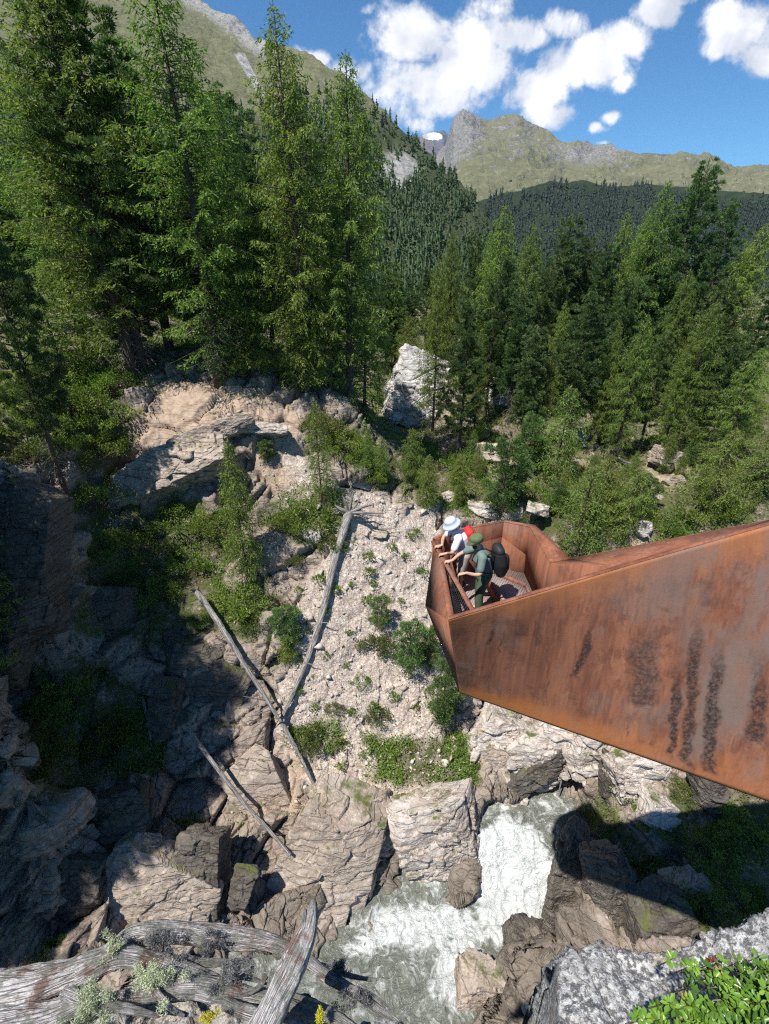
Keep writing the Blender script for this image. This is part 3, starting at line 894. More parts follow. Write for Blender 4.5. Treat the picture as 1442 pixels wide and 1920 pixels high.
class Leaves:
    """diamond-shaped needle sprays / leaves"""
    def __init__(s): s.c = []; s.d = []; s.l = []; s.w = []; s.t = []
    def add(s, c, d, l, w, t):
        n = len(c)
        s.c.append(np.asarray(c, np.float32)); s.d.append(np.asarray(d, np.float32))
        s.l.append(np.broadcast_to(l, n).astype(np.float32)); s.w.append(np.broadcast_to(w, n).astype(np.float32)); s.t.append(np.broadcast_to(t, n).astype(np.float32))
    def build(s, name, mat, parent=None, rng=None, kind=None):
        c = np.concatenate(s.c); d = np.concatenate(s.d); l = np.concatenate(s.l)[:, None]; w_ = np.concatenate(s.w)[:, None]; t = np.concatenate(s.t)
        d = d / (np.linalg.norm(d, axis=1)[:, None] + 1e-9)
        r = rng.normal(size=d.shape)
        x = np.cross(d, r); x /= np.linalg.norm(x, axis=1)[:, None] + 1e-9
        nn = np.cross(d, x)
        v = np.stack([c, c + d * l * .45 + x * w_ * .5 + nn * w_ * .15, c + d * l, c + d * l * .45 - x * w_ * .5 + nn * w_ * .15], 1).reshape(-1, 3)
        q = np.arange(len(v)).reshape(-1, 4)
        o = mesh_np(name, v, q, mat, parent, {'tone': np.repeat(np.clip(t, 0, 1), 4)})
        return o

def trunk_path(H, rng, bend=0.02):
    n = 12
    z = np.linspace(0, 1, n)
    ph = rng.uniform(0, 6.28, 2)
    x = bend * H * np.sin(z * 3 + ph[0]) * z; y = bend * H * np.sin(z * 2.4 + ph[1]) * z
    return np.c_[x, y, z * H]

def at_path(path, z):
    return np.array([np.interp(z, path[:, 2], path[:, 0]), np.interp(z, path[:, 2], path[:, 1]), z])

def make_larch(name, H, R, seed, mat='larch', dens=1.0, low=0.10, sparse=1.0, tuft=0.17):
    rng = np.random.default_rng(seed)
    root = empty(name, (0, 0, 0))
    path = trunk_path(H, rng)
    tb = MB()
    tb.tube(path - np.array([0, 0, .6]) * (1 - path[:, 2:3] / H), np.linspace(0.016 * H, 0.012, 12), 8)
    lim = MB()
    L = Leaves()
    nb = int(H * 12 * dens)
    for i in range(nb):
        f = low + (1 - low) * ((i + rng.uniform()) / nb) ** 0.9
        z = f * H * 0.985
        base = at_path(path, z)
        az = i * 2.399 + rng.normal() * .4
        prof = min(1.0, (1 - f) * 2.3) ** 0.8 * (0.55 + 0.45 * min(1, f / 0.28))
        Lb = R * prof * rng.uniform(.5, 1.12) + 0.22
        dh = np.array([math.cos(az), math.sin(az), 0])
        up, dr = rng.uniform(-.12, .22) + 0.35 * f, rng.uniform(.25, .6) * (1 - .5 * f)
        s = np.linspace(0, 1, 7)
        bend = rng.normal() * .12
        side = np.array([-dh[1], dh[0], 0])
        pts = base + Lb * (s[:, None] * dh + (s ** 2)[:, None] * bend * side) + Lb * (up * s - dr * s ** 2 + .16 * s ** 4)[:, None] * np.array([0, 0, 1])
        lim.tube(pts, np.linspace(0.010 + 0.008 * Lb, 0.005, 7), 4, cap=False)
        if f < low + .12 and rng.uniform() < .55: continue
        nbl = max(4, int(Lb / 0.10 * sparse))
        ss = rng.uniform(0.12, 1.0, nbl) ** 0.85
        for j, s1 in enumerate(ss):
            p0 = np.array([np.interp(s1, s, pts[:, a]) for a in range(3)])
            sd = 1 if j % 2 else -1
            ln = rng.uniform(.28, .75) * (1.15 - .55 * s1) * min(1, Lb / 1.2)
            d = side * sd * rng.uniform(.5, 1) + dh * rng.uniform(.2, .9) + np.array([0, 0, -rng.uniform(.2, 1.2)])
            d /= np.linalg.norm(d)
            nt = max(3, int(ln / 0.060))
            t = np.linspace(.08, 1, nt)[:, None]
            c = p0 + d * ln * t + np.array([0, 0, -1]) * (t ** 2) * ln * .25
            dd = d + rng.normal(size=(nt, 3)) * .5
            L.add(c, dd, rng.uniform(.6, 1.2, nt) * tuft, rng.uniform(.7, 1.2, nt) * tuft * 0.30, rng.uniform(0, 1) * .6 + rng.uniform(0, .4, nt))
    # leader
    n = 26
    c = np.tile(path[-1], (n, 1)) - np.c_[np.zeros(n), np.zeros(n), rng.uniform(0, 1.0, n)]
    L.add(c, rng.normal(size=(n, 3)) * [.6, .6, .3] + [0, 0, .5], .15, .05, .7)
    tb.build('trunk', MAT['bark'], root)
    lim.build('branches', MAT['bark'], root)
    if H > 10:
        dt = MB()
        for i in range(60):
            z = H * rng.uniform(.03, low + .16); b0 = at_path(path, z); a = rng.uniform(0, 6.28); l = rng.uniform(.5, 1.7)
            d = np.array([math.cos(a), math.sin(a), rng.uniform(-.5, .1)])
            p1_, p2_ = b0 + d * l * .5, b0 + d * l + [0, 0, -.25 * l]
            dt.tube([b0, p1_, p2_], [.018, .012, .005], 4, cap=False)
            for q in range(3):
                e = p1_ + (p2_ - p1_) * rng.uniform(); dt.tube([e, e + rng.normal(size=3) * .28 + [0, 0, -.12]], [.009, .004], 3, cap=False)
        dt.build('dead_branches', MAT['twig'], root)
    L.build('crown', MAT[mat], root, rng)
    return root

def make_pine(name, H, R, seed, mat='pine', low=0.12, dens=1.0, tuft=0.2, pointy=0.7):
    rng = np.random.default_rng(seed)
    root = empty(name, (0, 0, 0))
    path = trunk_path(H, rng, .012)
    tb = MB(); tb.tube(path - np.array([0, 0, .6]) * (1 - path[:, 2:3] / H), np.linspace(0.019 * H, 0.03, 12), 8)
    lim = MB(); L = Leaves()
    nb = int(H * 7 * dens)
    for i in range(nb):
        f = low + (1 - low) * ((i + rng.uniform()) / nb)
        base = at_path(path, f * H * .96)
        az = i * 2.399 + rng.normal() * .5
        prof = min(1, (1 - f) * 2.0 + .10) ** pointy * (0.6 + .4 * min(1, f / .3))
        lump = 0.78 + 0.34 * math.sin(az * 2 + f * 9 + seed)
        Lb = R * prof * rng.uniform(.55, 1.05) * lump + .2
        dh = np.array([math.cos(az), math.sin(az), 0]); side = np.array([-dh[1], dh[0], 0])
        s = np.linspace(0, 1, 6)
        up = rng.uniform(-.25, .15) + .25 * f
        pts = base + Lb * s[:, None] * dh + Lb * (up * s + .38 * s ** 2.5)[:, None] * np.array([0, 0, 1])
        lim.tube(pts, np.linspace(0.012 + 0.012 * Lb, 0.01, 6), 4, cap=False)
        nc = max(1, int(Lb / 0.34))
        for j in range(nc):
            s1 = rng.uniform(.35, 1.02) if j else 1.0
            cc = np.array([np.interp(s1, s, pts[:, a]) for a in range(3)]) + side * rng.normal() * .28 * Lb * .5 + np.array([0, 0, rng.normal() * .12])
            r = rng.uniform(.20, .40) * (0.7 + .3 * prof)
            n = int(95 * dens)
            g = rng.normal(size=(n, 3)); g /= np.linalg.norm(g, axis=1)[:, None]
            g[:, 2] = np.abs(g[:, 2]) * 1.0 - .35
            c = cc + g * r * rng.uniform(.35, 1, (n, 1)) * np.array([1.15, 1.15, .8])
            dd = g * .9 + np.array([0, 0, .55]) + dh * .35 + rng.normal(size=(n, 3)) * .3
            L.add(c, dd, rng.uniform(.6, 1.15, n) * tuft, rng.uniform(.6, 1.1, n) * tuft * .30, rng.uniform(0, .35) + rng.uniform(0, .65, n))
    n = 40
    c = np.tile(path[-1], (n, 1)) - np.c_[rng.normal(size=(n, 2)) * .12, rng.uniform(0, .9, n)]
    L.add(c, rng.normal(size=(n, 3)) * .5 + [0, 0, 1], .22, .07, .6)
    tb.build('trunk', MAT['bark'], root)
    lim.build('branches', MAT['bark'], root)
    if H > 10:
        dt = MB()
        for i in range(60):
            z = H * rng.uniform(.03, low + .16); b0 = at_path(path, z); a = rng.uniform(0, 6.28); l = rng.uniform(.5, 1.7)
            d = np.array([math.cos(a), math.sin(a), rng.uniform(-.5, .1)])
            p1_, p2_ = b0 + d * l * .5, b0 + d * l + [0, 0, -.25 * l]
            dt.tube([b0, p1_, p2_], [.018, .012, .005], 4, cap=False)
            for q in range(3):
                e = p1_ + (p2_ - p1_) * rng.uniform(); dt.tube([e, e + rng.normal(size=3) * .28 + [0, 0, -.12]], [.009, .004], 3, cap=False)
        dt.build('dead_branches', MAT['twig'], root)
    L.build('crown', MAT[mat], root, rng)
    return root

def make_shrub(name, seed, mat='shrub', R=1.0, H=0.8, n=2600, leaf=0.10, cl=26):
    rng = np.random.default_rng(seed)
    root = empty(name, (0, 0, 0))
    L = Leaves(); st = MB()
    for i in range(cl):
        a = rng.uniform(0, 6.28); rr = math.sqrt(rng.uniform()) * R
        h = H * (1 - (rr / R) ** 2 * .75) * rng.uniform(.55, 1.1)
        c0 = np.array([rr * math.cos(a), rr * math.sin(a), h])
        st.tube([(c0[0] * .25, c0[1] * .25, -.15), (c0[0] * .7, c0[1] * .7, h * .5), c0], [.018 * R, .012 * R, .006 * R], 4, cap=False)
        m = n // cl
        g = rng.normal(size=(m, 3)); g /= np.linalg.norm(g, axis=1)[:, None]
        r0 = rng.uniform(.16, .32) * R
        c = c0 + g * r0 * rng.uniform(.4, 1, (m, 1)) * [1, 1, .8]
        L.add(c, g + [0, 0, .7] + rng.normal(size=(m, 3)) * .4, rng.uniform(.6, 1.2, m) * leaf, rng.uniform(.6, 1.2, m) * leaf * .5, rng.uniform(0, .4) + rng.uniform(0, .6, m))
    st.build('stems', MAT['bark'], root)
    L.build('foliage', MAT[mat], root, rng)
    return root

PROTO = {}
def proto(key, fn):
    r = fn(); PROTO[key] = [r, False]
def place(key, loc, scale=1.0, rz=0.0, label=None, cat=None, group=None, tilt=(0, 0)):
    r, used = PROTO[key]
    o = copy_tree(r) if used else r
    PROTO[key][1] = True
    o.location = loc
    sc = scale if isinstance(scale, (tuple, list)) else (scale,) * 3
    o.scale = sc
    o.rotation_euler = (tilt[0], tilt[1], rz)
    for kx in ('label', 'category', 'group'):
        if kx in o: del o[kx]
    return tag(o, label, cat, group)

for i, (H, R) in enumerate([(18, 3.3), (19, 3.6), (17, 3.1)]):
    proto('larch%d' % i, lambda H=H, R=R, i=i: make_larch('larch_tree', H, R, 10 + i, tuft=.21))
for i, (H, R) in enumerate([(16, 3.4), (15, 3.0), (17, 3.8)]):
    proto('pine%d' % i, lambda H=H, R=R, i=i: make_pine('stone_pine_tree', H, R, 20 + i, tuft=.24, low=[.14, .26, .16][i]))
proto('slim', lambda: make_larch('larch_sapling', 6, 1.25, 31, 'larch', 1.6, .04, 1.3, .13))
proto('conif', lambda: make_larch('young_conifer', 6, 1.15, 33, 'spruce', 2.2, .02, 1.9, .13))
proto('ypine', lambda: make_pine('young_pine', 3.2, 1.0, 35, 'youngpine', .02, 1.8, .15))
proto('shrub0', lambda: make_shrub('shrub', 41, 'shrub'))
proto('shrub1', lambda: make_shrub('shrub', 42, 'shrub', n=3400, leaf=.08, cl=40))
proto('shrub2', lambda: make_shrub('juniper_shrub', 43, 'heath', n=3600, leaf=.09, H=.6, cl=40))
proto('tuft', lambda: make_shrub('low_plant', 44, 'shrub', R=.3, H=.2, n=260, leaf=.09, cl=9))

RB = {'larch0': 18, 'larch1': 19, 'larch2': 17, 'pine0': 16, 'pine1': 15, 'pine2': 17, 'slim': 6, 'conif': 6, 'ypine': 3.2}
_r = random.Random(5)
def tree(key, u, vtop, Y, label, wide=1.0, cat='tree', group=None, zb=None):
    """a tree whose top shows at (u, vtop) and that stands on the ground at depth Y"""
    top = P(u, vtop, Y)
    z = gz(top.x, Y) - 0.15 if zb is None else zb
    s = max(0.15, (top.z - z) / RB[key])
    return place(key, (top.x, Y, z), (s * wide, s * wide, s), _r.uniform(0, 6.28), label, cat, group)
def sapling(key, u, v, vtop, label, wide=1.0, cat='young tree', group=None, Y=None):
    b = hit(u, v) if Y is None else P(u, v, Y)
    zb = gz(b.x, b.y)
    d = D(u, vtop)
    # top at the same depth
    zt = (d * (b.y / d.y)).z
    s = max(.12, (zt - zb) / RB[key])
    return place(key, (b.x, b.y, zb - .1), (s * wide, s * wide, s), _r.uniform(0, 6.28), label, cat, group)

# tall trees on the left plateau
tree('larch1', 45, -170, 32, 'tall larch at the left edge whose top leaves the photo', 1.1)
tree('pine2', 100, -50, 33, 'huge dark stone pine, the broadest tree of the left group', 1.08)
tree('larch0', 283, -90, 31.5, 'tall feathery larch whose top leaves the photo, just right of the huge dark pine', 1.05)
tree('larch1', 522, -2, 32.5, 'tall larch whose pointed top just reaches the upper edge of the photo', .86)
tree('larch2', 636, 84, 34, 'slender larch, rightmost of the tall left group, with its tip against the cloud', .86)
tree('pine1', 478, 300, 35, 'dark narrow stone pine in the gap between two tall larches', .85)
tree('pine1', -75, 330, 24, 'dark pine cut by the left edge with bare trunk at the gorge rim', .6)
tree('pine1', 200, 60, 37, 'dark pine behind the huge pine, filling the gap to the feathery larch', 1.1)
tree('pine0', 560, 180, 40, 'dark pine half hidden behind the pointed larch', .9)
tree('larch2', 0, 60, 38, 'larch behind the left edge trees', 1.2)
tree('larch0', 400, 150, 41, 'larch seen dimly behind the feathery larch', .9)
tree('pine2', 330, 330, 36, 'dark pine low behind the feathery larch trunk', .9)
tree('conif', 448, 490, 32.5, 'light green young conifer under the left larches', 1.3)
tree('pine1', 610, 330, 38, 'dark pine behind the slender rightmost larch', .8)
tree('conif', 560, 560, 32.5, 'small conifer at the foot of the pointed larch', 1.4)
tree('slim', 400, 585, 31.5, 'small bright larch at the top of the red soil bluff', 1.3)
tree('slim', 680, 560, 36, 'small larch right of the slender larch trunk', 1.2)
tree('pine0', 190, 400, 34, 'dark bushy pine beside the huge pine', 1.0)
tree('slim', 60, 500, 31, 'young larch with pale sprays near the left edge', 1.5)
# off to the left: the wood whose shade falls into the gorge
for i, (x, y) in enumerate([(-16.6, 11.8), (-18.8, 12), (-17.6, 9.4), (-21, 9.5), (-20.5, 13.5), (-18.5, 15.5), (-22.5, 6.5), (-25, 9), (-24, 13), (-27, 6), (-30, 10), (-21.5, 17.5), (-23.5, 3.5), (-29, 3)]):
    key = ['pine0', 'pine2', 'larch1'][i % 3]
    s = 0.95 + .15 * math.sin(i * 2.1)
    place(key, (x, y, gz(x, y) - .2), s, i * 1.3, 'conifer of the wood on the left bank, outside the photo', 'tree', 'wood on the left bank')
# right bank
RT = [('larch1', 852, 425, 60, 'slim larch on the left shoulder of the right wood, before the dark hillside', .8),
      ('pine1', 895, 440, 54, 'dark pine just left of the bright pointed larch in the right wood', .8),
      ('larch0', 945, 380, 51, 'bright pointed larch, tallest tree left of the middle of the right wood', 1.05),
      ('larch2', 1000, 415, 56, 'bright larch with rounded tip against the dark far wood', 1.1),
      ('pine0', 1032, 505, 46, 'dark pine below the rounded larch tip', 1.0),
      ('pine1', 1076, 402, 49, 'pine with a thin tufted top standing clear of the wood', .95),
      ('pine0', 1108, 440, 51, 'small topped pine right beside the tufted pine', .8),
      ('larch1', 1180, 392, 48, 'conical larch left of the spiky topped larch', .95),
      ('pine2', 1150, 450, 44, 'dense dark pine in front of the conical larch', .9),
      ('larch0', 1216, 394, 52, 'narrow larch between the conical larch and the spiky topped larch', .8),
      ('larch2', 1260, 335, 46, 'larch with a thin spiky top, left of the big crowned pine', 1.0),
      ('pine2', 1334, 298, 45, 'big crowned stone pine, tallest tree of the right wood', .95),
      ('pine0', 1382, 378, 43, 'round topped pine right of the big crowned pine', .85),
      ('larch1', 1436, 412, 40, 'larch cut by the right edge of the photo', 1.1),
      ('pine1', 1448, 540, 36, 'dark pine at the right edge below the larch', 1.0),
      ('larch0', 1300, 500, 41, 'larch in front of the big crowned pine', .9),
      ('pine1', 985, 545, 42, 'dark pine in the middle of the right wood, below the bright larches', 1.0),
      ('pine0', 882, 560, 38, 'pine with a bare lower trunk right of the pale limestone outcrop', .85),
      ('larch2', 826, 480, 42, 'larch with a thin dark trunk before the pale limestone outcrop', .75),
      ('pine2', 935, 520, 44, 'dense pine behind the bare trunked pine', .85),
      ('pine1', 1115, 545, 37, 'pine with a dead bare lower crown on the right slope', 1.0),
      ('larch0', 1215, 585, 35, 'larch with drooping boughs above the reddish rubble', .95),
      ('larch2', 1345, 560, 34, 'larch with spreading boughs near the right edge', 1.0),
      ('larch1', 1428, 650, 31, 'near larch with broad boughs at the right edge above the rusty bridge', 1.3),
      ('pine0', 1190, 520, 41, 'dark pine behind the drooping larch', .9),
      ('pine2', 1270, 430, 50, 'dark pine filling the gap left of the big crowned pine', .8),
      ('pine0', 1400, 470, 47, 'dark pine behind the larch at the right edge', .9),
      ('larch1', 1060, 560, 43, 'larch among dark pines at the middle of the slope', .75),
      ('pine1', 1010, 610, 37, 'short dark pine low in the right wood', 1.1),
      ('larch2', 925, 430, 57, 'larch half hidden behind the bright pointed larch', .8),
      ('pine2', 1370, 520, 38, 'dark pine before the round topped pine', .9),
      ('pine1', 1240, 480, 45, 'dark pine between the spiky larch and the drooping larch', .9),
      ('larch0', 1140, 500, 47, 'larch behind the dense dark pine', .8),
      ('pine0', 960, 480, 50, 'dark pine behind the bright pointed larch', .9),
      ('larch2', 1100, 640, 39, 'slim larch standing in the bright glade of the right wood', .8),
      ('larch0', 1165, 600, 37, 'slim bright larch left of the drooping larch', .8),
      ('pine1', 1255, 620, 36, 'dark pine right of the drooping larch', .9),
      ('larch1', 1300, 640, 34, 'young tall larch before the larch with spreading boughs', .8),
      ('pine0', 1390, 640, 34, 'dark pine between the near larches at the right edge', .9),
      ('larch2', 905, 620, 42, 'slim larch right of the bare trunked pine', .8),
      ('larch0', 1035, 640, 38, 'slim larch above the young dark pines', .75),
      ('pine2', 1150, 660, 40, 'stocky pine at the edge of the glade', .8)]
for a in RT: tree(*a[:5], wide=a[5] * .80)
rr = random.Random(9)
for i in range(26):
    u = rr.uniform(800, 1500); Y = rr.uniform(54, 78)
    v = 500 + rr.uniform(-15, 70) - (u - 800) * .07
    tree(rr.choice(['pine0', 'pine1', 'pine2', 'larch0', 'larch2']), u, v, Y, 'conifer deep in the right wood, showing only between nearer trees', .95, group='trees deep in the right wood')
for i in range(26):
    u = rr.uniform(540, 830); Y = rr.uniform(60, 84)
    tree(rr.choice(['pine0', 'larch2', 'pine1']), u, 560 + rr.uniform(-60, 60), Y, 'conifer in the dark gap of the valley between the two woods', .9, group='trees in the dark gap')
for i in range(16):
    u = rr.uniform(-120, 560); Y = rr.uniform(44, 70)
    tree(rr.choice(['pine0', 'larch0', 'pine2', 'larch1']), u, 250 + rr.uniform(-90, 120), Y, 'conifer behind the tall left group, showing only in its gaps', 1.0, group='trees behind the left group')

# younger trees on the slopes
sapling('conif', 468, 1095, 822, 'yellow green young conifer rising from the shaded hollow', .56)
sapling('slim', 604, 945, 745, 'young larch at the top of the pale gravel slope', .62)
sapling('ypine', 501, 862, 822, 'tiny round pine alone on the reddish soil', 1.2)
sapling('conif', 690, 880, 800, 'young conifer left of the ridge gap below the slender larch', .9)
sapling('conif', 716, 900, 815, 'young conifer in the middle of the ridge gap', .9)
sapling('slim', 712, 790, 680, 'thin young larch left of the pale limestone outcrop', .9, Y=50)
sapling('conif', 768, 690, 590, 'young conifer on top of the pale limestone outcrop', 1.1, Y=58)
sapling('conif', 772, 910, 800, 'young conifer at the foot of the pale limestone outcrop', 1.0)
sapling('conif', 800, 955, 850, 'young conifer right beside the platform head of the slope', .9)
sapling('ypine', 938, 968, 830, 'young dark pine directly above the platform', .8)
sapling('ypine', 985, 890, 780, 'young dark pine right of the mossy boulder', .8)
sapling('slim', 1040, 905, 720, 'pointed young larch on the right slope', 1.0)
sapling('slim', 1085, 1035, 870, 'bushy young larch behind the bridge bend', 1.25)
sapling('slim', 1165, 1010, 870, 'young larch with wide sprays above the bridge', 1.1)
sapling('conif', 1120, 980, 850, 'fresh green young conifer on the right slope', 1.3)
sapling('slim', 1330, 960, 800, 'young larch among the bright undergrowth', 1.1)
sapling('slim', 1420, 930, 760, 'young larch at the right edge above the bridge', 1.2)
sapling('conif', 860, 940, 850, 'young conifer behind the two hikers', 1.0)
sapling('ypine', 715, 1178, 1118, 'small dark pine in the middle of the pale gravel slope', .8)
sapling('ypine', 768, 1262, 1168, 'bushy little pine left of the platform hull', .72)
sapling('ypine', 805, 1250, 1180, 'little pine touching the edge of the platform hull', .7)
sapling('ypine', 828, 1360, 1250, 'little pine low on the rim of the cleft under the platform', .62)
sapling('ypine', 540, 1215, 1140, 'bluish little pine between the two fallen trunks', .9)
sapling('conif', 540, 1238, 1190, 'tiny bright green conifer between the two fallen trunks', 1.5)

for i in range(30):
    u = rr.uniform(850, 1440); v = rr.uniform(850, 1000) - (u - 850) * .07
    sapling(rr.choice(['conif', 'slim', 'ypine']), u, v, v - rr.uniform(35, 80), 'little conifer in the undergrowth of the right slope', .9, group='little conifers on the right slope')
# shrubs on the slopes
SH = [(575, 975, 60, 'shrub0', 'rounded green shrub left of the upended root plate'), (540, 985, 48, 'shrub1', 'green shrub on the left rim of the gravel slope'), (620, 1020, 34, 'shrub2', 'olive shrub close under the upended root plate'),
      (455, 1130, 58, 'shrub0', 'bright yellow green shrub under the tall young conifer'), (480, 1165, 40, 'shrub2', 'olive shrub below the bright yellow green shrub'), (380, 1165, 30, 'shrub0', 'bright shrub by the root end of the left trunk'),
      (705, 1210, 42, 'shrub2', 'open shrub in the middle of the gravel slope'), (675, 1275, 24, 'shrub0', 'small shrub below the open shrub on the gravel'), (580, 1385, 46, 'shrub2', 'dense low shrub right of where the fallen trunks cross'),
      (625, 1325, 24, 'shrub2', 'small olive shrub at mid slope'), (710, 1345, 30, 'shrub2', 'olive shrub on the lower gravel slope'), (800, 1215, 26, 'shrub0', 'yellowish shrub beside the platform hull'),
      (860, 1395, 36, 'shrub0', 'bright shrub on the brink above the cleft'), (840, 1330, 30, 'shrub2', 'olive shrub on the brink left of the cleft'), (885, 1440, 26, 'shrub2', 'low shrub on the lip of the promontory'),
      (640, 835, 50, 'shrub0', 'light green shrub on the ridge'), (600, 800, 46, 'shrub2', 'yellow green shrub higher on the ridge'), (665, 870, 40, 'shrub1', 'shrub low on the ridge path'),
      (700, 900, 30, 'shrub0', 'shrub at the lower end of the ridge path'), (550, 1050, 26, 'shrub2', 'small shrub below the green rim shrub'), (360, 1560, 44, 'shrub0', 'mossy shrub on the sunlit box shaped rock'),
      (130, 760, 80, 'shrub1', 'wide green thicket at the left, upper part'), (60, 800, 70, 'shrub0', 'bright green shrub by the left edge'), (200, 790, 70, 'shrub0', 'green shrub beside the red bluff'), (190, 850, 55, 'shrub1', 'shrub hanging over the left cliff'),
      (110, 840, 60, 'shrub0', 'yellow green shrub above the left cliff'), (230, 730, 60, 'shrub1', 'shrub under the huge dark pine'), (170, 720, 60, 'shrub0', 'shrub at the back of the left thicket'), (60, 860, 55, 'shrub2', 'olive shrub on the left cliff rim'), (220, 900, 34, 'shrub2', 'shrub under the overhanging ledge'),
      (170, 700, 70, 'shrub0', 'bright green shrub at the back of the left thicket, near the trunks'), (100, 700, 70, 'shrub1', 'green shrub behind the yellow green one at the left'), (30, 740, 60, 'shrub0', 'bright shrub at the left edge behind the bare trunk'),
      (180, 950, 70, 'shrub1', 'dark shrub at the left of the hollow'), (400, 990, 50, 'shrub1', 'dark shrub close to the tall young conifer in the hollow'), (300, 1110, 60, 'shrub1', 'dark shrub at the bottom of the hollow'), (200, 1030, 60, 'shrub1', 'dark shrub on the left side of the hollow'),
      (330, 980, 60, 'shrub1', 'shaded shrub in the hollow under the ledge'), (280, 1030, 60, 'shrub1', 'shaded shrub lower in the hollow'), (360, 1060, 55, 'shrub0', 'shaded green shrub left of the tall young conifer'), (240, 1120, 60, 'shrub1', 'dark shrub on the shaded wall'),
      (130, 1320, 80, 'shrub1', 'wide dark shrub on the lower shaded wall'), (210, 1380, 60, 'shrub1', 'dark shrub low in the shade'), (80, 1420, 60, 'shrub1', 'dark shrub near the left edge low in the shade'), (90, 1820, 60, 'shrub0', 'broad leaved plants above the dead log'),
      (1250, 990, 50, 'shrub0', 'bright shrub above the bridge, centre right'), (1310, 970, 55, 'shrub0', 'bright shrub above the bridge, right'), (1380, 960, 50, 'shrub1', 'green shrub near the right edge above the bridge'), (1200, 960, 48, 'shrub1', 'green shrub between young larches'),
      (1230, 1540, 46, 'shrub0', 'green shrub on the sunny right bank below the bridge'), (1290, 1490, 40, 'shrub2', 'olive shrub under the bridge edge'), (1180, 1480, 40, 'shrub2', 'olive shrub on the right bank top'), (1340, 1600, 60, 'shrub1', 'shaded shrub under the bridge at right'),
      (1400, 1560, 60, 'shrub1', 'shaded shrub at the right edge under the bridge'), (1290, 1680, 50, 'shrub1', 'green shrub half in shade on the right bank'), (1230, 1640, 40, 'shrub0', 'bright shrub in the middle of the right bank'), (1380, 1680, 60, 'shrub1', 'shaded shrub low at the right edge'),
      (1000, 930, 40, 'shrub0', 'shrub behind the platform'), (870, 880, 50, 'shrub0', 'light green shrub above the hikers'), (900, 830, 50, 'shrub1', 'shrub at the foot of the bare trunked pine'), (1050, 950, 44, 'shrub0', 'fresh shrub above the platform bend')]
for i, (u, v, rpx, key, lab) in enumerate(SH):
    b = hit(u, v)
    dep = b.y * cp_ - b.z * sp_
    s = rpx * 0.80 * dep / FPX
    place(key, (b.x, b.y, gz(b.x, b.y) - .12), (s, s, s * .95), i * .9, lab, 'shrub')
for i, (u, v) in enumerate([(693, 1048), (694, 1078), (736, 1030), (640, 1035), (655, 1190), (590, 1270), (650, 1250), (740, 1310), (600, 1090), (560, 1110), (700, 1100), (760, 1050), (640, 1440), (560, 1300), (780, 1330), (820, 1090), (780, 1000), (505, 1560), (620, 1410), (680, 1420), (610, 1150), (630, 1110), (570, 1180), (660, 1340), (740, 1420), (690, 1130), (590, 1330), (610, 1230), (750, 1130), (790, 1080), (660, 1100), (770, 1010), (720, 1230), (560, 1240), (700, 1330), (640, 1400)]):
    b = hit(u, v)
    place('tuft', (b.x, b.y, gz(b.x, b.y)), rr.uniform(.8, 1.5), i, 'low green tuft growing on the pale gravel slope', 'plant', 'tufts on the gravel slope')

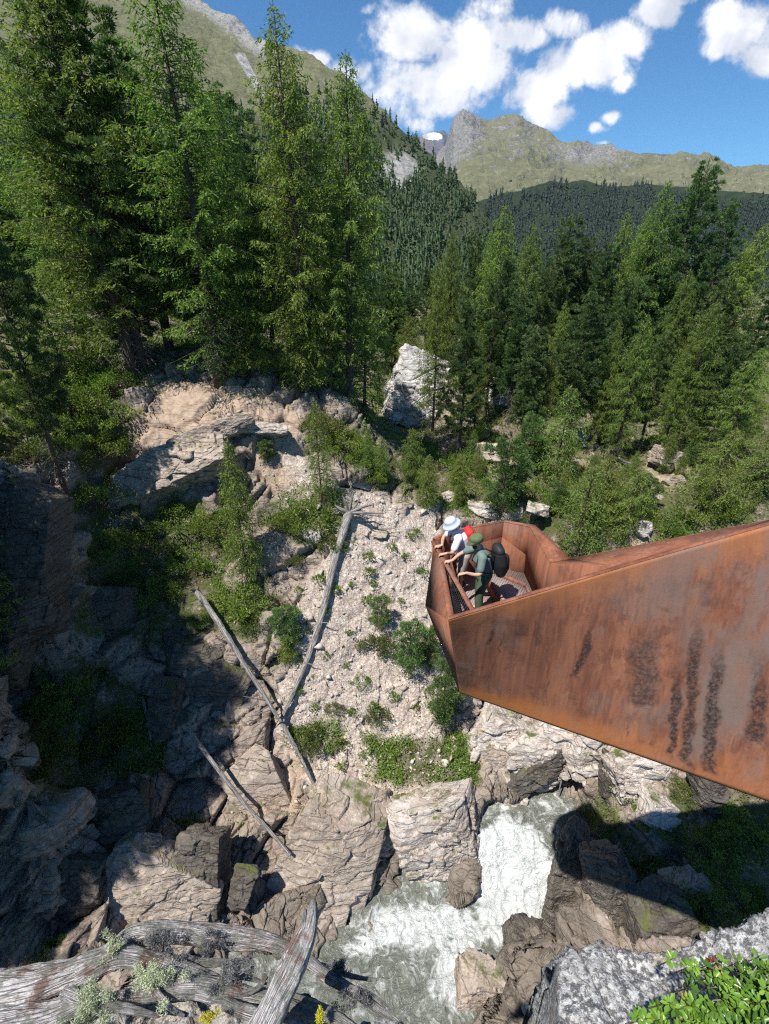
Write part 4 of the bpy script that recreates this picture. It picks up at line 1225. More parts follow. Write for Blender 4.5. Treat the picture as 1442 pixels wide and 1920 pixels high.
# ------------------------------------------------------------------ ground cover, stones
def mesh_arrays(o):
    n = len(o.data.vertices); a = np.empty(n * 3, np.float32); o.data.vertices.foreach_get('co', a)
    z = np.empty(n * 4, np.float32); o.data.attributes['zone'].data.foreach_get('color', z)
    return a.reshape(-1, 3), z.reshape(-1, 4)
TV, TZ = mesh_arrays(terrain)
def scatter_cover():
    rng = np.random.default_rng(77)
    u, v = proj(TV[:, 0], TV[:, 1], TV[:, 2])
    infr = (u > -150) & (u < 1600) & (v > 500) & (v < 2050)
    pn = fbm(TV * 0.45, 4, 91)
    w = TZ[:, 0] * infr * smooth01(pn, -.35, .25)
    w += 0.05 * infr * (1 - TZ[:, 3]) * smooth01(pn, 0.1, .4) * (1 - TZ[:, 2] * .6)
    cand = np.nonzero(rng.uniform(size=len(w)) < w * 0.17)[0]
    for nm, mat, frac, sel in (('undergrowth', 'shrub', .5, pn[cand] > .0), ('heath_cover', 'heath', .5, pn[cand] <= .0)):
        c0 = TV[cand[sel]]
        m = 6
        c = np.repeat(c0, m, 0)
        far = np.clip(np.linalg.norm(c, axis=1) / 26, .7, 2.2)[:, None]
        c = c + rng.normal(size=c.shape) * [.10, .10, .03] * far
        clump = np.repeat(np.clip(fbm(c0 * 1.3, 3, 33) * .5 + .5, 0, 1), m)
        c[:, 2] += rng.uniform(0, .22, len(c)) * (.4 + clump)
        L = Leaves()
        n = len(c)
        L.add(c, rng.normal(size=(n, 3)) * [.7, .7, .4] + [0, 0, .6], rng.uniform(.07, .16, n) * far[:, 0], rng.uniform(.035, .07, n) * far[:, 0], clump * .55 + rng.uniform(0, .5, n))
        o = L.build(nm, MAT[mat], None, rng)
        tag(o, kind='stuff')
        print(nm, n)
    # loose stones
    w = TZ[:, 2] * infr + 0.25 * TZ[:, 1] * infr + .05 * infr * (1 - TZ[:, 3])
    cand = np.nonzero(rng.uniform(size=len(w)) < w * 0.030)[0]
    n = len(cand)
    base = np.array([[1, 0, 0], [-1, 0, 0], [0, 1, 0], [0, -1, 0], [0, 0, 1], [0, 0, -1], [.7, .7, .2], [-.7, .6, -.2]], float)[:6]
    tri = np.array([[0, 2, 4], [2, 1, 4], [1, 3, 4], [3, 0, 4], [2, 0, 5], [1, 2, 5], [3, 1, 5], [0, 3, 5]])
    s = np.abs(rng.normal(size=n)) ** 2.0 * .035 + .024
    vv = base[None] * rng.uniform(.5, 1.2, (n, 6, 3)) * s[:, None, None] * np.array([1.3, 1, .6])
    th = rng.uniform(0, 6.28, n); cz, sz = np.cos(th), np.sin(th)
    x = vv[..., 0] * cz[:, None] - vv[..., 1] * sz[:, None]; y = vv[..., 0] * sz[:, None] + vv[..., 1] * cz[:, None]
    tl = rng.normal(size=n) * .6
    z = vv[..., 2] + x * tl[:, None]
    vv = np.stack([x, y, z], -1) + TV[cand][:, None, :]
    F = (tri[None] + np.arange(n)[:, None, None] * 6).reshape(-1, 3)
    o = mesh_np('loose_stones', vv.reshape(-1, 3), F, MAT['stone'], None, {'tone': np.repeat(rng.uniform(size=n), 6)})
    tag(o, kind='stuff')
    print('stones', n)
def stone_mat():
    m, k = new_mat('broken_stone')
    at = k.n('ShaderNodeAttribute'); at.attribute_name = 'tone'
    pos = k.n('ShaderNodeNewGeometry').outputs['Position']
    c = k.mix(at.outputs['Fac'], (0.32, 0.25, 0.195), (0.60, 0.53, 0.46))
    c = k.mix(k.mapr(k.noise(pos, 9, 4), .5, .7, 0, .6), c, (0.42, 0.33, 0.26))
    return finish(m, k, c, .95, None, .2)
MAT['stone'] = stone_mat()
scatter_cover()

# ------------------------------------------------------------------ far forest
def far_tree_geo(rng, H, n, R=.2):
    """a small conifer as a ragged cone of short boughs"""
    f = rng.uniform(0, 1, n) ** 1.2
    az = rng.uniform(0, 6.28, n)
    r = H * R * (1 - f) ** .8 * rng.uniform(.45, 1.05, n)
    c = np.c_[np.cos(az) * r * .3, np.sin(az) * r * .3, f * H * .93]
    d = np.c_[np.cos(az), np.sin(az), rng.uniform(-.5, .5, n) + f * .8]
    l = r * .9 + .05 * H
    return c, d, l
def core(V, F, base, H, R, rng, n0):
    """ragged skirts of boughs inside a far conifer"""
    for zb, zt, rr0 in ((.04, .5, 1.0), (.3, .78, .68), (.58, 1.0, .40)):
        a = np.linspace(0, 2 * np.pi, 7, endpoint=False) + rng.uniform(0, 1)
        r = H * R * rr0 * rng.uniform(.55, 1.0, 7)
        ring = np.c_[np.cos(a) * r, np.sin(a) * r, H * (zb + rng.uniform(-.05, .05, 7))] + base
        V.append(ring); V.append((base + [0, 0, H * zt])[None])
        F += [[n0 + i, n0 + (i + 1) % 7, n0 + 7] for i in range(7)]
        n0 += 8
    return n0
def merge_core(o, V, F, rng):
    m = MB(); V = np.concatenate(V)
    nv = len(o.data.vertices); a = np.empty(nv * 3, np.float32); o.data.vertices.foreach_get('co', a)
    t = np.empty(nv, np.float32); o.data.attributes['tone'].data.foreach_get('value', t)
    m.add(a.reshape(-1, 3), np.arange(nv).reshape(-1, 4), None, t)
    m.add(V, None, F, np.repeat(rng.uniform(0, .35, len(V) // 8), 8))
    name = o.name; mat = o.data.materials[0]; bpy.data.objects.remove(o)
    return m.build(name, mat, None, attr='tone')
def surf_sample(Pg, rng, n, dens):
    nr, nc, _ = Pg.shape
    out = []
    while len(out) < n:
        i = rng.uniform(0, nr - 8, 4000); j = rng.uniform(0, nc - 2, 4000)
        ii, jj = i.astype(int), j.astype(int)
        a, b = (i - ii)[:, None], (j - jj)[:, None]
        p = Pg[ii, jj] * (1 - a) * (1 - b) + Pg[ii + 1, jj] * a * (1 - b) + Pg[ii, jj + 1] * (1 - a) * b + Pg[ii + 1, jj + 1] * a * b
        u, v = proj(p[:, 0], p[:, 1], p[:, 2])
        k = rng.uniform(size=len(p)) < dens(u, v, p)
        out += list(p[k])
    return np.array(out[:n])
def hill_dens(u, v, p):
    tl = np.interp(u, [-500, 200, 330, 420, 470, 540, 600, 640, 700, 1100], [150, 150, 160, 190, 215, 190, 165, 160, 150, 150])
    tl = tl + fbm(np.c_[u, v, v * 0] * .02, 3, 5) * 45
    d = smooth01(v, tl - 12, tl + 25)
    d *= 1 - .85 * smooth01(-np.hypot((u - 745) / 50, (v - 318) / 42), -1.1, -.5)
    d *= 1 - .6 * smooth01(-np.hypot((u - 440) / 45, (v - 370) / 50), -1.1, -.5)
    d *= 1 - .7 * smooth01(fbm(np.c_[u, v, v * 0] * .03, 4, 15), .25, .4)
    d *= (u > -150) & (u < 1000) & (v > 60)
    return d
rng = np.random.default_rng(3)
hp = surf_sample(hillP, rng, 9500, hill_dens)
hu, hv = proj(hp[:, 0], hp[:, 1], hp[:, 2])
vis = (hu > 380) & (hu < 930) & (hv > 140) & (hv < 640)
order = np.argsort(np.where(vis, hp[:, 1], 1e6))
FT = []
for i in range(4):
    L = Leaves(); c, d, l = far_tree_geo(rng, 10.0, 620, [.17, .2, .15, .19][i])
    L.add(c, d, l * .75, l * .30, rng.uniform(0, 1, 620))
    o = L.build('hillside_conifer', MAT['farwood'], None, rng)
    V, F = [], []; core(V, F, np.zeros(3), 10.0, .15, rng, 0); o = merge_core(o, V, F, rng)
    FT.append([o, False])
for k, i in enumerate(order[:230]):
    o0, used = FT[k % 4]
    o = o0.copy() if used else o0
    if used: C.objects.link(o)
    FT[k % 4][1] = True
    s = rng.uniform(.8, 1.5)
    o.location = hp[i] - np.array([0, 0, .5]); o.scale = (s, s, s * rng.uniform(.9, 1.15)); o.rotation_euler = (0, 0, rng.uniform(0, 6))
    tag(o, 'small dark conifer of the forest on the steep left mountainside', 'tree', 'conifers on the left mountainside')
L = Leaves(); CV, CF, cn = [], [], 0
for i in order[230:]:
    H = rng.uniform(5, 9) if rng.uniform() < .4 else rng.uniform(9, 17); c, d, l = far_tree_geo(rng, H, 34)
    cn = core(CV, CF, hp[i] - [0, 0, .5], H, .17, rng, cn)
    L.add(c + hp[i] - [0, 0, .5], d, l * 1.1, l * .85, rng.uniform(0, .5) + rng.uniform(0, .5, 34))
tag(merge_core(L.build('hillside_forest', MAT['farwood'], None, rng), CV, CF, rng), kind='stuff')
def sh_dens(u, v, p):
    tl = np.interp(u, [780, 880, 950, 1040, 1100, 1160, 1230, 1300, 1442, 1700], [400, 385, 372, 352, 348, 356, 362, 366, 372, 380])
    tl = tl + fbm(np.c_[u, v * 2, v * 0] * .03, 3, 8) * 40
    return (.25 + .75 * smooth01(fbm(np.c_[u, v * 2.5, v * 0] * .02, 4, 28), -.35, -.1)) * smooth01(v, tl - 3, tl + 6) * (u > 780) * (u < 1500) * (v < 580)
spn = surf_sample(shP, rng, 9000, sh_dens)
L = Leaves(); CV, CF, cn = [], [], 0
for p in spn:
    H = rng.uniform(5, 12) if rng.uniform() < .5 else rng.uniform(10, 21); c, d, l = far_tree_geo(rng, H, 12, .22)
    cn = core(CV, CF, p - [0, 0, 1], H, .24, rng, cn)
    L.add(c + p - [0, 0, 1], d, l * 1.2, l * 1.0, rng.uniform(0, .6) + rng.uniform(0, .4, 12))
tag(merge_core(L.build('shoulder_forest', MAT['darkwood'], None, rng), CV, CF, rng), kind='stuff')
# scattered dwarf pines at the upper edge of the wood and on the meadow
def mt_dens(u, v, p):
    return smooth01(v, 318, 345) * (v < 400) * (u > 880) * .5 + (u > 1330) * (v > 325) * .8
mp = surf_sample(mtnP, rng, 420, mt_dens)
L = Leaves()
for p in mp:
    H = rng.uniform(10, 20); c, d, l = far_tree_geo(rng, H, 14, .3)
    L.add(c + p - [0, 0, 1], d, l * 1.3, l * 1.1, rng.uniform(0, 1, 14))
tag(L.build('dwarf_pine_scrub', MAT['farwood'], None, rng), kind='stuff')
# ------------------------------------------------------------------ rocks
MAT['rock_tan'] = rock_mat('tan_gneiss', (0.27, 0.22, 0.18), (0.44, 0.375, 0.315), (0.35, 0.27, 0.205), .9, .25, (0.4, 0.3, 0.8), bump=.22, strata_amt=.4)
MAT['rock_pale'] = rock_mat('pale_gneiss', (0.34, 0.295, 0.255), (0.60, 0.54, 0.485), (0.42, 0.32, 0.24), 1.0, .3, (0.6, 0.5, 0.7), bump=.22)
MAT['rock_dark'] = rock_mat('shade_deepened_mossy_rock', (0.065, 0.057, 0.050), (0.16, 0.14, 0.12), (0.11, 0.085, 0.065), 1.0, .3, (0.4, 0.3, 0.8), bump=.25)  # mossy dark rock, colour lowered further to deepen the left wall's shade
MAT['rock_wet'] = rock_mat('polished_wet_rock', (0.045, 0.037, 0.03), (0.12, 0.10, 0.08), (0.20, 0.175, 0.14), 1.3, 0, (1.3, 0.5, 0.6), rough=.33, bump=.20, strata_amt=1.2, spec=.5)
MAT['rock_lime'] = rock_mat('pale_limestone', (0.42, 0.41, 0.39), (0.60, 0.59, 0.57), (0.38, 0.32, 0.27), .5, 0, (0.6, 0.1, 0.7), bump=.3)
def lichen_rock_mat():
    m, k = new_mat('lichen_covered_rock')
    pos = k.n('ShaderNodeNewGeometry').outputs['Position']
    a = k.noise(pos, 26, 9, .75, .2); b = k.noise(pos, 5, 6, .65, .3); d = k.noise(pos, 70, 5, .7); e = k.noise(pos, 2.2, 4, .6)
    c = k.mix(k.mapr(b, .4, .6), (0.40, 0.39, 0.375), (0.70, 0.69, 0.67))
    c = k.mix(k.mapr(e, .54, .62, 0, .8), c, (0.46, 0.37, 0.27))
    c = k.mix(k.mapr(k.math('ADD', a, k.math('MULTIPLY', b, .3)), .60, .70, 0, .9), c, (0.075, 0.075, 0.08))
    c = k.mix(k.mapr(d, .56, .66, 0, .8), c, (0.68, 0.70, 0.67))
    c = k.mix(k.mapr(k.noise(pos, 38, 4, .6), .60, .68, 0, .7), c, (0.12, 0.12, 0.12))
    h = k.math('ADD', k.math('MULTIPLY', a, .5), k.math('ADD', k.math('MULTIPLY', d, .35), b))
    return finish(m, k, c, .9, k.bump(h, .03), .2)
MAT['rock_lichen'] = lichen_rock_mat()

def cube_sphere(n):
    t = np.tan(np.linspace(-np.pi / 4, np.pi / 4, n))
    a, b = np.meshgrid(t, t, indexing='ij')
    o = np.ones_like(a)
    vs, fs = [], []
    F = grid_faces(n, n)
    for k, (x, y, z) in enumerate([(o, a, b), (-o, b, a), (b, o, a), (a, -o, b), (a, b, o), (b, a, -o)]):
        p = np.stack([x, y, z], -1).reshape(-1, 3)
        p /= np.linalg.norm(p, axis=1)[:, None]
        vs.append(p); fs.append(F + k * n * n)
    v = np.concatenate(vs); f = np.concatenate(fs)
    key = np.round(v * 1e5).astype(np.int64)
    _, idx, inv = np.unique(key, axis=0, return_index=True, return_inverse=True)
    return v[idx], inv.reshape(-1)[f]
_CS = {}
def rock(name, u, v, Y, wpx, hpx, dep, label, mat='rock_tan', roll=0.0, seed=1, n=60, rough=1.0, planes=9, cat='rock', group=None, yaw=0.0, pitchx=0.0, sharp=.75):
    c = P(u, v, Y)
    d = Y * cp_ - c.z * sp_
    hx, hz = wpx * d / FPX / 2, hpx * d / FPX / 2
    if n not in _CS: _CS[n] = cube_sphere(n)
    sv, F = _CS[n]
    rng = np.random.default_rng(seed)
    nn = rng.normal(size=(planes, 3)); nn /= np.linalg.norm(nn, axis=1)[:, None]
    bx_ = np.array([[0, -1, .1], [0, 1, 0], [1, 0, 0], [-1, 0, 0], [0, 0, 1], [0, 0, -1.]]) + rng.normal(size=(6, 3)) * .16
    bx_ /= np.linalg.norm(bx_, axis=1)[:, None]
    nn = np.concatenate([nn, bx_])
    dd = rng.uniform(sharp + .12, 1.15, len(nn)); dd[-6:] = rng.uniform(.72, .9, 6)
    dot = sv @ nn.T
    r = np.min(np.where(dot > .1, dd / np.maximum(dot, .1), 9), axis=1)
    r = np.minimum(r, 1.35)
    p = sv * r[:, None] * np.array([hx, dep / 2, hz])
    M = np.array((Matrix.Rotation(-PITCH * .75 + pitchx, 3, 'X') @ Matrix.Rotation(yaw, 3, 'Z')) @ Matrix.Rotation(roll, 3, 'Y'))
    p = p @ M.T
    nrm = sv / np.array([hx, dep / 2, hz]); nrm /= np.linalg.norm(nrm, axis=1)[:, None]; nrm = nrm @ M.T
    q = p + np.array(c)
    S = min(hx, hz, dep / 2)
    o1, c1 = facets(q * [1, 1, 1.5] + seed, S * .85, seed, .9)
    o2, c2 = facets(q * [1, 1, 1.5], S * .3, seed + 1, .9)
    o3, _ = facets(q, S * .11, seed + 2, .9)
    disp = rough * S * (o1 * .17 + o2 * .045 + o3 * .014 - .05 * (1 - smooth01(c1, 0, .08)) - .018 * (1 - smooth01(c2, 0, .08)) + fbm(q / S, 3, seed) * .035)
    p = p + nrm * disp[:, None]
    o = mesh_np(name, p, F, MAT[mat])
    o.location = c
    return tag(o, label, cat, group)

R_ = rock
# the cliffs by the river
R_('rock_slab', 610, 1640, 13.2, 250, 330, 3.0, 'broad tan slab dipping into the river, left of the narrow side channel', 'rock_tan', .35, 101, 90, rough=.6)
R_('rock_slab', 560, 1720, 12.0, 200, 180, 2.5, 'tan slab behind the upright dead stump', 'rock_tan', .2, 102, 70, rough=.6)
R_('rock_slab', 690, 1560, 14.8, 150, 160, 2.2, 'cracked tan block above the narrow side channel', 'rock_tan', -.4, 103, 70)
R_('rock_slab', 300, 1690, 11.2, 210, 230, 2.2, 'big sunlit slab left of the dark mossy cleft', 'rock_tan', .5, 104, 80, rough=.6)
R_('rock_block', 385, 1640, 11.9, 90, 240, 1.8, 'box shaped rock with a mossy top and dark fluted side', 'rock_dark', .05, 105, 70)
R_('boulder', 455, 1660, 11.6, 48, 100, 1.0, 'small dark boulder wedged in the cleft', 'rock_dark', .3, 106, 40)
R_('rock_promontory', 825, 1565, 14.5, 175, 225, 2.6, 'grey promontory between the side channel and the white chute', 'rock_pale', -.15, 107, 90)
R_('rock_fin', 850, 1655, 13.5, 110, 130, 1.8, 'river polished fin hanging over the pool below the promontory', 'rock_wet', -.4, 108, 60)
R_('boulder', 775, 1690, 12.6, 90, 50, 1.2, 'low brown boulder in the side channel', 'rock_wet', .1, 109, 50)
R_('boulder', 963, 1487, 16.7, 62, 80, 1.5, 'grey boulder at the head of the chute', 'rock_pale', .1, 110, 50)
R_('rock_slab', 925, 1385, 19.0, 130, 150, 2.4, 'fractured block below the tip of the platform', 'rock_pale', .5, 111, 70)
R_('rock_slab', 1040, 1400, 18.0, 200, 130, 2.4, 'tilted slab with rusty bands under the bridge', 'rock_pale', -.65, 112, 80)
R_('rock_slab', 1000, 1450, 17.0, 180, 50, 1.4, 'long narrow dark slab slanting above the pool', 'rock_dark', -.62, 113, 60)
R_('rock_slab', 1110, 1400, 17.2, 110, 130, 2.2, 'grey block under the middle of the bridge', 'rock_pale', .3, 114, 60)
R_('rock_slab', 930, 1450, 17.6, 80, 130, 1.8, 'upright tan slab left of the grey boulder', 'rock_tan', .4, 115, 60)
R_('rock_slab', 1190, 1455, 15.2, 120, 110, 2.0, 'pale block on the right bank below the bridge', 'rock_pale', -.2, 116, 60)
R_('rock_slab', 1150, 1470, 15.6, 60, 120, 1.6, 'narrow dark block in the cleft of the right bank', 'rock_dark', .1, 117, 50)
R_('rock_pillar', 1068, 1650, 12.1, 95, 220, 1.6, 'polished fluted rock wall on the right side of the chute', 'rock_wet', .1, 118, 80)
R_('rock_wall', 1150, 1680, 10.9, 110, 260, 1.8, 'dark shaded rock wall right of the chute', 'rock_wet', -.3, 119, 80)
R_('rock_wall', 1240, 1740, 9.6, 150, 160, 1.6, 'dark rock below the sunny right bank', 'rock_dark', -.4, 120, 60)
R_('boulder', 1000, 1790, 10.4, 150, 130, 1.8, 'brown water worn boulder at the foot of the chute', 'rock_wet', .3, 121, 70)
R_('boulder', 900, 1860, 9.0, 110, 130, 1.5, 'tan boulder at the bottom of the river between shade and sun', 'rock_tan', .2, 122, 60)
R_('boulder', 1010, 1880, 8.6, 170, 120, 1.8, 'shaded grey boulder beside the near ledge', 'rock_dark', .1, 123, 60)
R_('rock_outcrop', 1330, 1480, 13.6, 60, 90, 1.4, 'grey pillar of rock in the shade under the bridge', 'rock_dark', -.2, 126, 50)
R_('boulder', 1240, 1520, 13.6, 90, 70, 1.6, 'pale mossy boulder just under the bridge edge', 'rock_pale', .3, 183, 50)
R_('boulder', 1275, 1680, 10.6, 110, 90, 1.5, 'tan mossy boulder low on the sunny bank', 'rock_tan', -.5, 184, 60)
# left wall
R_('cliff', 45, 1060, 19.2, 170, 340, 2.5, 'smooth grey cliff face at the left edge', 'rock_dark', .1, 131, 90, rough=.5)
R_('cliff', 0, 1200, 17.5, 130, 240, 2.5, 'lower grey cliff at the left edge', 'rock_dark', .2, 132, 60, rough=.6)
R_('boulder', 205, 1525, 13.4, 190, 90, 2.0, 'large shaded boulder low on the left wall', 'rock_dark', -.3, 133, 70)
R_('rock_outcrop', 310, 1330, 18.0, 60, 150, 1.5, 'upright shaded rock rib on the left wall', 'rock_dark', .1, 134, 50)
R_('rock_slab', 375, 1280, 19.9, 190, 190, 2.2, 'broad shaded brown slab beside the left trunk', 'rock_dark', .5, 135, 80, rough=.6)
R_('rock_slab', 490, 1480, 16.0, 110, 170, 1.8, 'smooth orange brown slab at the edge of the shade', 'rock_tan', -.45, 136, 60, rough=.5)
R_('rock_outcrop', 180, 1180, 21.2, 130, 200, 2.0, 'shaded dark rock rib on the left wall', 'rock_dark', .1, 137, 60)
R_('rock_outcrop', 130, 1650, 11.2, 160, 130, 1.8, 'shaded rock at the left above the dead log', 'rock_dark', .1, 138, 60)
# ledge of the bluff
R_('overhanging_ledge', 330, 880, 27.6, 260, 100, 3.4, 'layered overhanging ledge below the red soil bluff', 'rock_tan', -.42, 141, 90)
R_('rock_ledge', 400, 815, 28.6, 190, 40, 2.2, 'thin layered ledge across the red soil bluff', 'rock_tan', -.35, 142, 60)
R_('rock_ledge', 495, 805, 29.0, 120, 26, 1.6, 'pale jagged ledge at the top right of the bluff', 'rock_pale', .02, 143, 50)
R_('rock_ledge', 240, 925, 27.0, 70, 50, 1.8, 'pale tip of the overhanging ledge', 'rock_pale', -.4, 144, 50)
R_('boulder', 712, 928, 28.6, 52, 18, 1.0, 'flat orange boulder on the crest of the gravel slope', 'rock_tan', .25, 145, 30)
R_('boulder', 665, 905, 29.0, 60, 16, 1.0, 'long pale boulder on the crest of the gravel slope', 'rock_pale', .3, 146, 30)
R_('boulder', 755, 945, 28.4, 44, 16, .9, 'flat boulder at the right end of the crest', 'rock_tan', .15, 147, 30)
R_('boulder', 710, 1000, 26.4, 44, 20, .8, 'layered rocks beside the root plate', 'rock_tan', .1, 148, 30)
R_('boulder', 585, 1005, 25.4, 44, 30, .8, 'pale boulder under the green rim shrub', 'rock_pale', .1, 149, 30)
# limestone on the right
R_('limestone_outcrop', 778, 742, 50, 130, 175, 7, 'large pale limestone outcrop standing between the two woods', 'rock_lime', .35, 151, 90, rough=.9)
R_('limestone_outcrop', 935, 755, 47, 55, 90, 4, 'smaller limestone outcrop right of the bare trunked pine', 'rock_lime', .1, 152, 50)
R_('limestone_outcrop', 848, 775, 48, 60, 110, 4, 'reddish weathered outcrop right of the large limestone', 'rock_tan', -.1, 153, 50)
R_('boulder', 925, 850, 37, 70, 40, 2.5, 'mossy boulder with a log on top above the platform', 'rock_pale', .1, 154, 40)
R_('boulder', 1250, 860, 33, 50, 40, 1.8, 'reddish rubble block on the right slope', 'rock_tan', .5, 155, 40)
R_('boulder', 1085, 815, 38, 36, 26, 1.5, 'pale boulder under the pine with a dead lower crown', 'rock_pale', .3, 156, 30)
R_('boulder', 1010, 955, 28.5, 50, 26, 1.2, 'pale boulder just behind the platform', 'rock_pale', .2, 157, 30)
R_('boulder', 905, 955, 29.5, 60, 30, 1.4, 'tan rocks behind the platform rim', 'rock_pale', .2, 158, 30)
R_('boulder', 1205, 990, 27, 30, 36, 1.0, 'pale rock at the foot of the young larch above the bridge', 'rock_pale', .2, 159, 30)
_q = random.Random(44)
for i, (u, v, w_, h_, l) in enumerate([(900, 815, 40, 22, 'pale stone left of the mossy boulder'), (1075, 790, 40, 30, 'grey outcrop left of the pine with a dead lower crown'), (1100, 840, 46, 24, 'reddish stone under the pine with a dead lower crown'),
        (1265, 905, 44, 26, 'pale stone below the reddish rubble block'), (1225, 935, 40, 18, 'flat stone at the lower end of the reddish rubble'), (960, 965, 50, 24, 'pale stone right behind the far rim'), (870, 800, 44, 40, 'tan stone between the limestone outcrops'),
        (1130, 975, 34, 18, 'small pale stone above the bridge'), (835, 935, 50, 24, 'tan stone above the sun hat'), (1275, 865, 30, 22, 'small stone right of the reddish rubble block'), (1000, 860, 40, 20, 'stone under the young dark pine'), (1390, 870, 36, 20, 'stone near the right edge in the undergrowth')]):
    b = hit(u, v)
    R_('boulder', u, v, b.y, w_, h_, h_ * .03 + .4, l, ['rock_pale', 'rock_tan'][i % 2], _q.uniform(-.4, .4), 700 + i, 30)
# the near ledge, lower right
def ledge(name, edge, vb, tb, label, seed, amp=1.0, side_drop=True):
    """near ledge: a rough top falling towards us from its brink, and a broken face dropping away behind the brink"""
    edge = np.array(edge, float)
    n = 260; m = 150; mb = 60
    u = np.linspace(edge[0, 0], edge[-1, 0], n)
    v0 = np.interp(u, edge[:, 0], edge[:, 1]); t0 = np.interp(u, edge[:, 0], edge[:, 2])
    jit = fbm(np.c_[u * .02, u * 0, u * 0 + seed], 4, seed) * 9
    v0 = v0 + jit
    w_ = np.linspace(0, 1, m)[:, None]
    Vv = v0 + (vb - v0) * w_; Tt = t0 + (tb - t0) * w_ ** .9
    a = (u[None] - 721) / FPX; b = (960 - Vv) / FPX
    G = np.stack([a * np.ones_like(b), cp_ + b * sp_, -sp_ + b * cp_], -1) * Tt[..., None]
    k = np.linspace(0, 1, mb)[::-1][:, None, None]
    back = G[:1] + k ** .8 * np.array([0, -.10, -1.5]) + (k > 0) * np.array([0, .10, 0]) * np.sin(k * 3.1)
    G = np.concatenate([back[:-1], G])
    P_ = G.reshape(-1, 3)
    o1, c1 = facets(P_ * [1, 1, 1.4], .42, seed, .8); o2, c2 = facets(P_, .13, seed + 1, .8); o3, _ = facets(P_, .035, seed + 2, .8)
    d = o1 * .040 + o2 * .020 + o3 * .006 - .02 * (1 - smooth01(c1, 0, .07)) + fbm(P_ * 2.2, 5, seed) * .05 + fbm(P_ * 14, 3, seed + 4) * .006
    du = np.gradient(G, axis=1); dv = np.gradient(G, axis=0)
    N = np.cross(du, dv); N /= np.linalg.norm(N, axis=2)[..., None] + 1e-9
    N = N.reshape(-1, 3); N = np.where((N @ np.array([0, -.5, 1.0]))[:, None] < 0, -N, N)
    P_ = P_ + N * (d * amp)[:, None]
    if side_drop:      # the left end breaks off
        s = np.tile(np.arange(n), len(P_) // n) / n
        e = 1 - smooth01(s, 0, .05)
        P_[:, 2] -= e ** 2 * .9; P_[:, 0] += e * .10
    o = mesh_np(name, P_, grid_faces(len(P_) // n, n), MAT['rock_lichen'])
    return tag(o, label, 'rock')
ledge('near_ledge', [(1015, 1812, 2.9), (1060, 1795, 2.95), (1120, 1772, 3.0), (1150, 1780, 3.0), (1210, 1786, 3.0), (1260, 1792, 3.0), (1300, 1776, 2.95), (1330, 1756, 2.95), (1350, 1735, 2.95), (1385, 1738, 2.9), (1442, 1700, 2.9), (1560, 1660, 2.9), (1750, 1620, 3.0)],
      2250, 1.75, 'pale grey ledge speckled with lichen across the lower right corner', 161)
ledge('near_ledge', [(-260, 1905, 2.95), (60, 1885, 2.95), (200, 1860, 2.95), (300, 1848, 2.95), (420, 1862, 2.9), (520, 1868, 2.9), (590, 1880, 2.9), (640, 1925, 2.85), (720, 1915, 2.85), (800, 1935, 2.8), (860, 1975, 2.8)],
      2300, 1.9, 'mossy grey ledge underneath the big dead log', 171)

# ------------------------------------------------------------------ dead wood
def wood_mat(name, pale, dark, red, lichen=0.0, sc=1.0):
    m, k = new_mat(name)
    at = k.n('ShaderNodeAttribute'); at.attribute_name = 'fib'
    pos = k.n('ShaderNodeNewGeometry').outputs['Position']
    f = k.scalev(at.outputs['Color'], (4.5 * sc, 4.5 * sc, 1.6 * sc))
    n1 = k.noise(f, 1.0, 8, .7, .4)
    n2 = k.noise(f, 4.0, 6, .7, .2)
    c = k.mix(k.mapr(n1, .32, .54), dark, pale)
    c = k.mix(k.mapr(n2, .50, .64, 0, .9), c, dark)
    cv_ = k.voro(k.scalev(at.outputs['Color'], (3.2 * sc, 3.2 * sc, 1.1 * sc)), 1.0, 'DISTANCE_TO_EDGE')
    c = k.mix(k.mapr(cv_, 0, .06, .8, 0), c, tuple(x * .4 for x in dark))
    n3 = k.noise(pos, 1.5 * sc, 5, .6)
    c = k.mix(k.mapr(n3, .60, .68, 0, .6), c, red)
    if lichen:
        rot = k.mapr(k.noise(pos, 5.5, 7, .7, .4), .53, .60, 0, .85)
        c = k.mix(rot, c, k.mix(n2, (.04, .03, .028), (.30, .17, .11)))
        l = k.mapr(k.math('ADD', k.noise(pos, 14, 7, .7), k.math('MULTIPLY', k.noise(pos, 2.3, 4), .7)), .86, .93)
        c = k.mix(k.math('MULTIPLY', l, lichen), c, k.mix(k.noise(pos, 50, 3), (.08, .08, .085), (.42, .43, .36)))
    return finish(m, k, c, .85, k.bump(k.math('ADD', k.math('ADD', n1, k.math('MULTIPLY', n2, .5)), k.mapr(cv_, 0, .08, 0, .3)), .06 / sc), .2)
MAT['wood'] = wood_mat('silvery_dead_wood', (0.40, 0.375, 0.35), (0.12, 0.105, 0.095), (0.26, 0.19, 0.14), 0, .8)
MAT['wood_near'] = wood_mat('weathered_near_wood', (0.74, 0.70, 0.68), (0.085, 0.07, 0.065), (0.34, 0.17, 0.10), .9, 3.0)

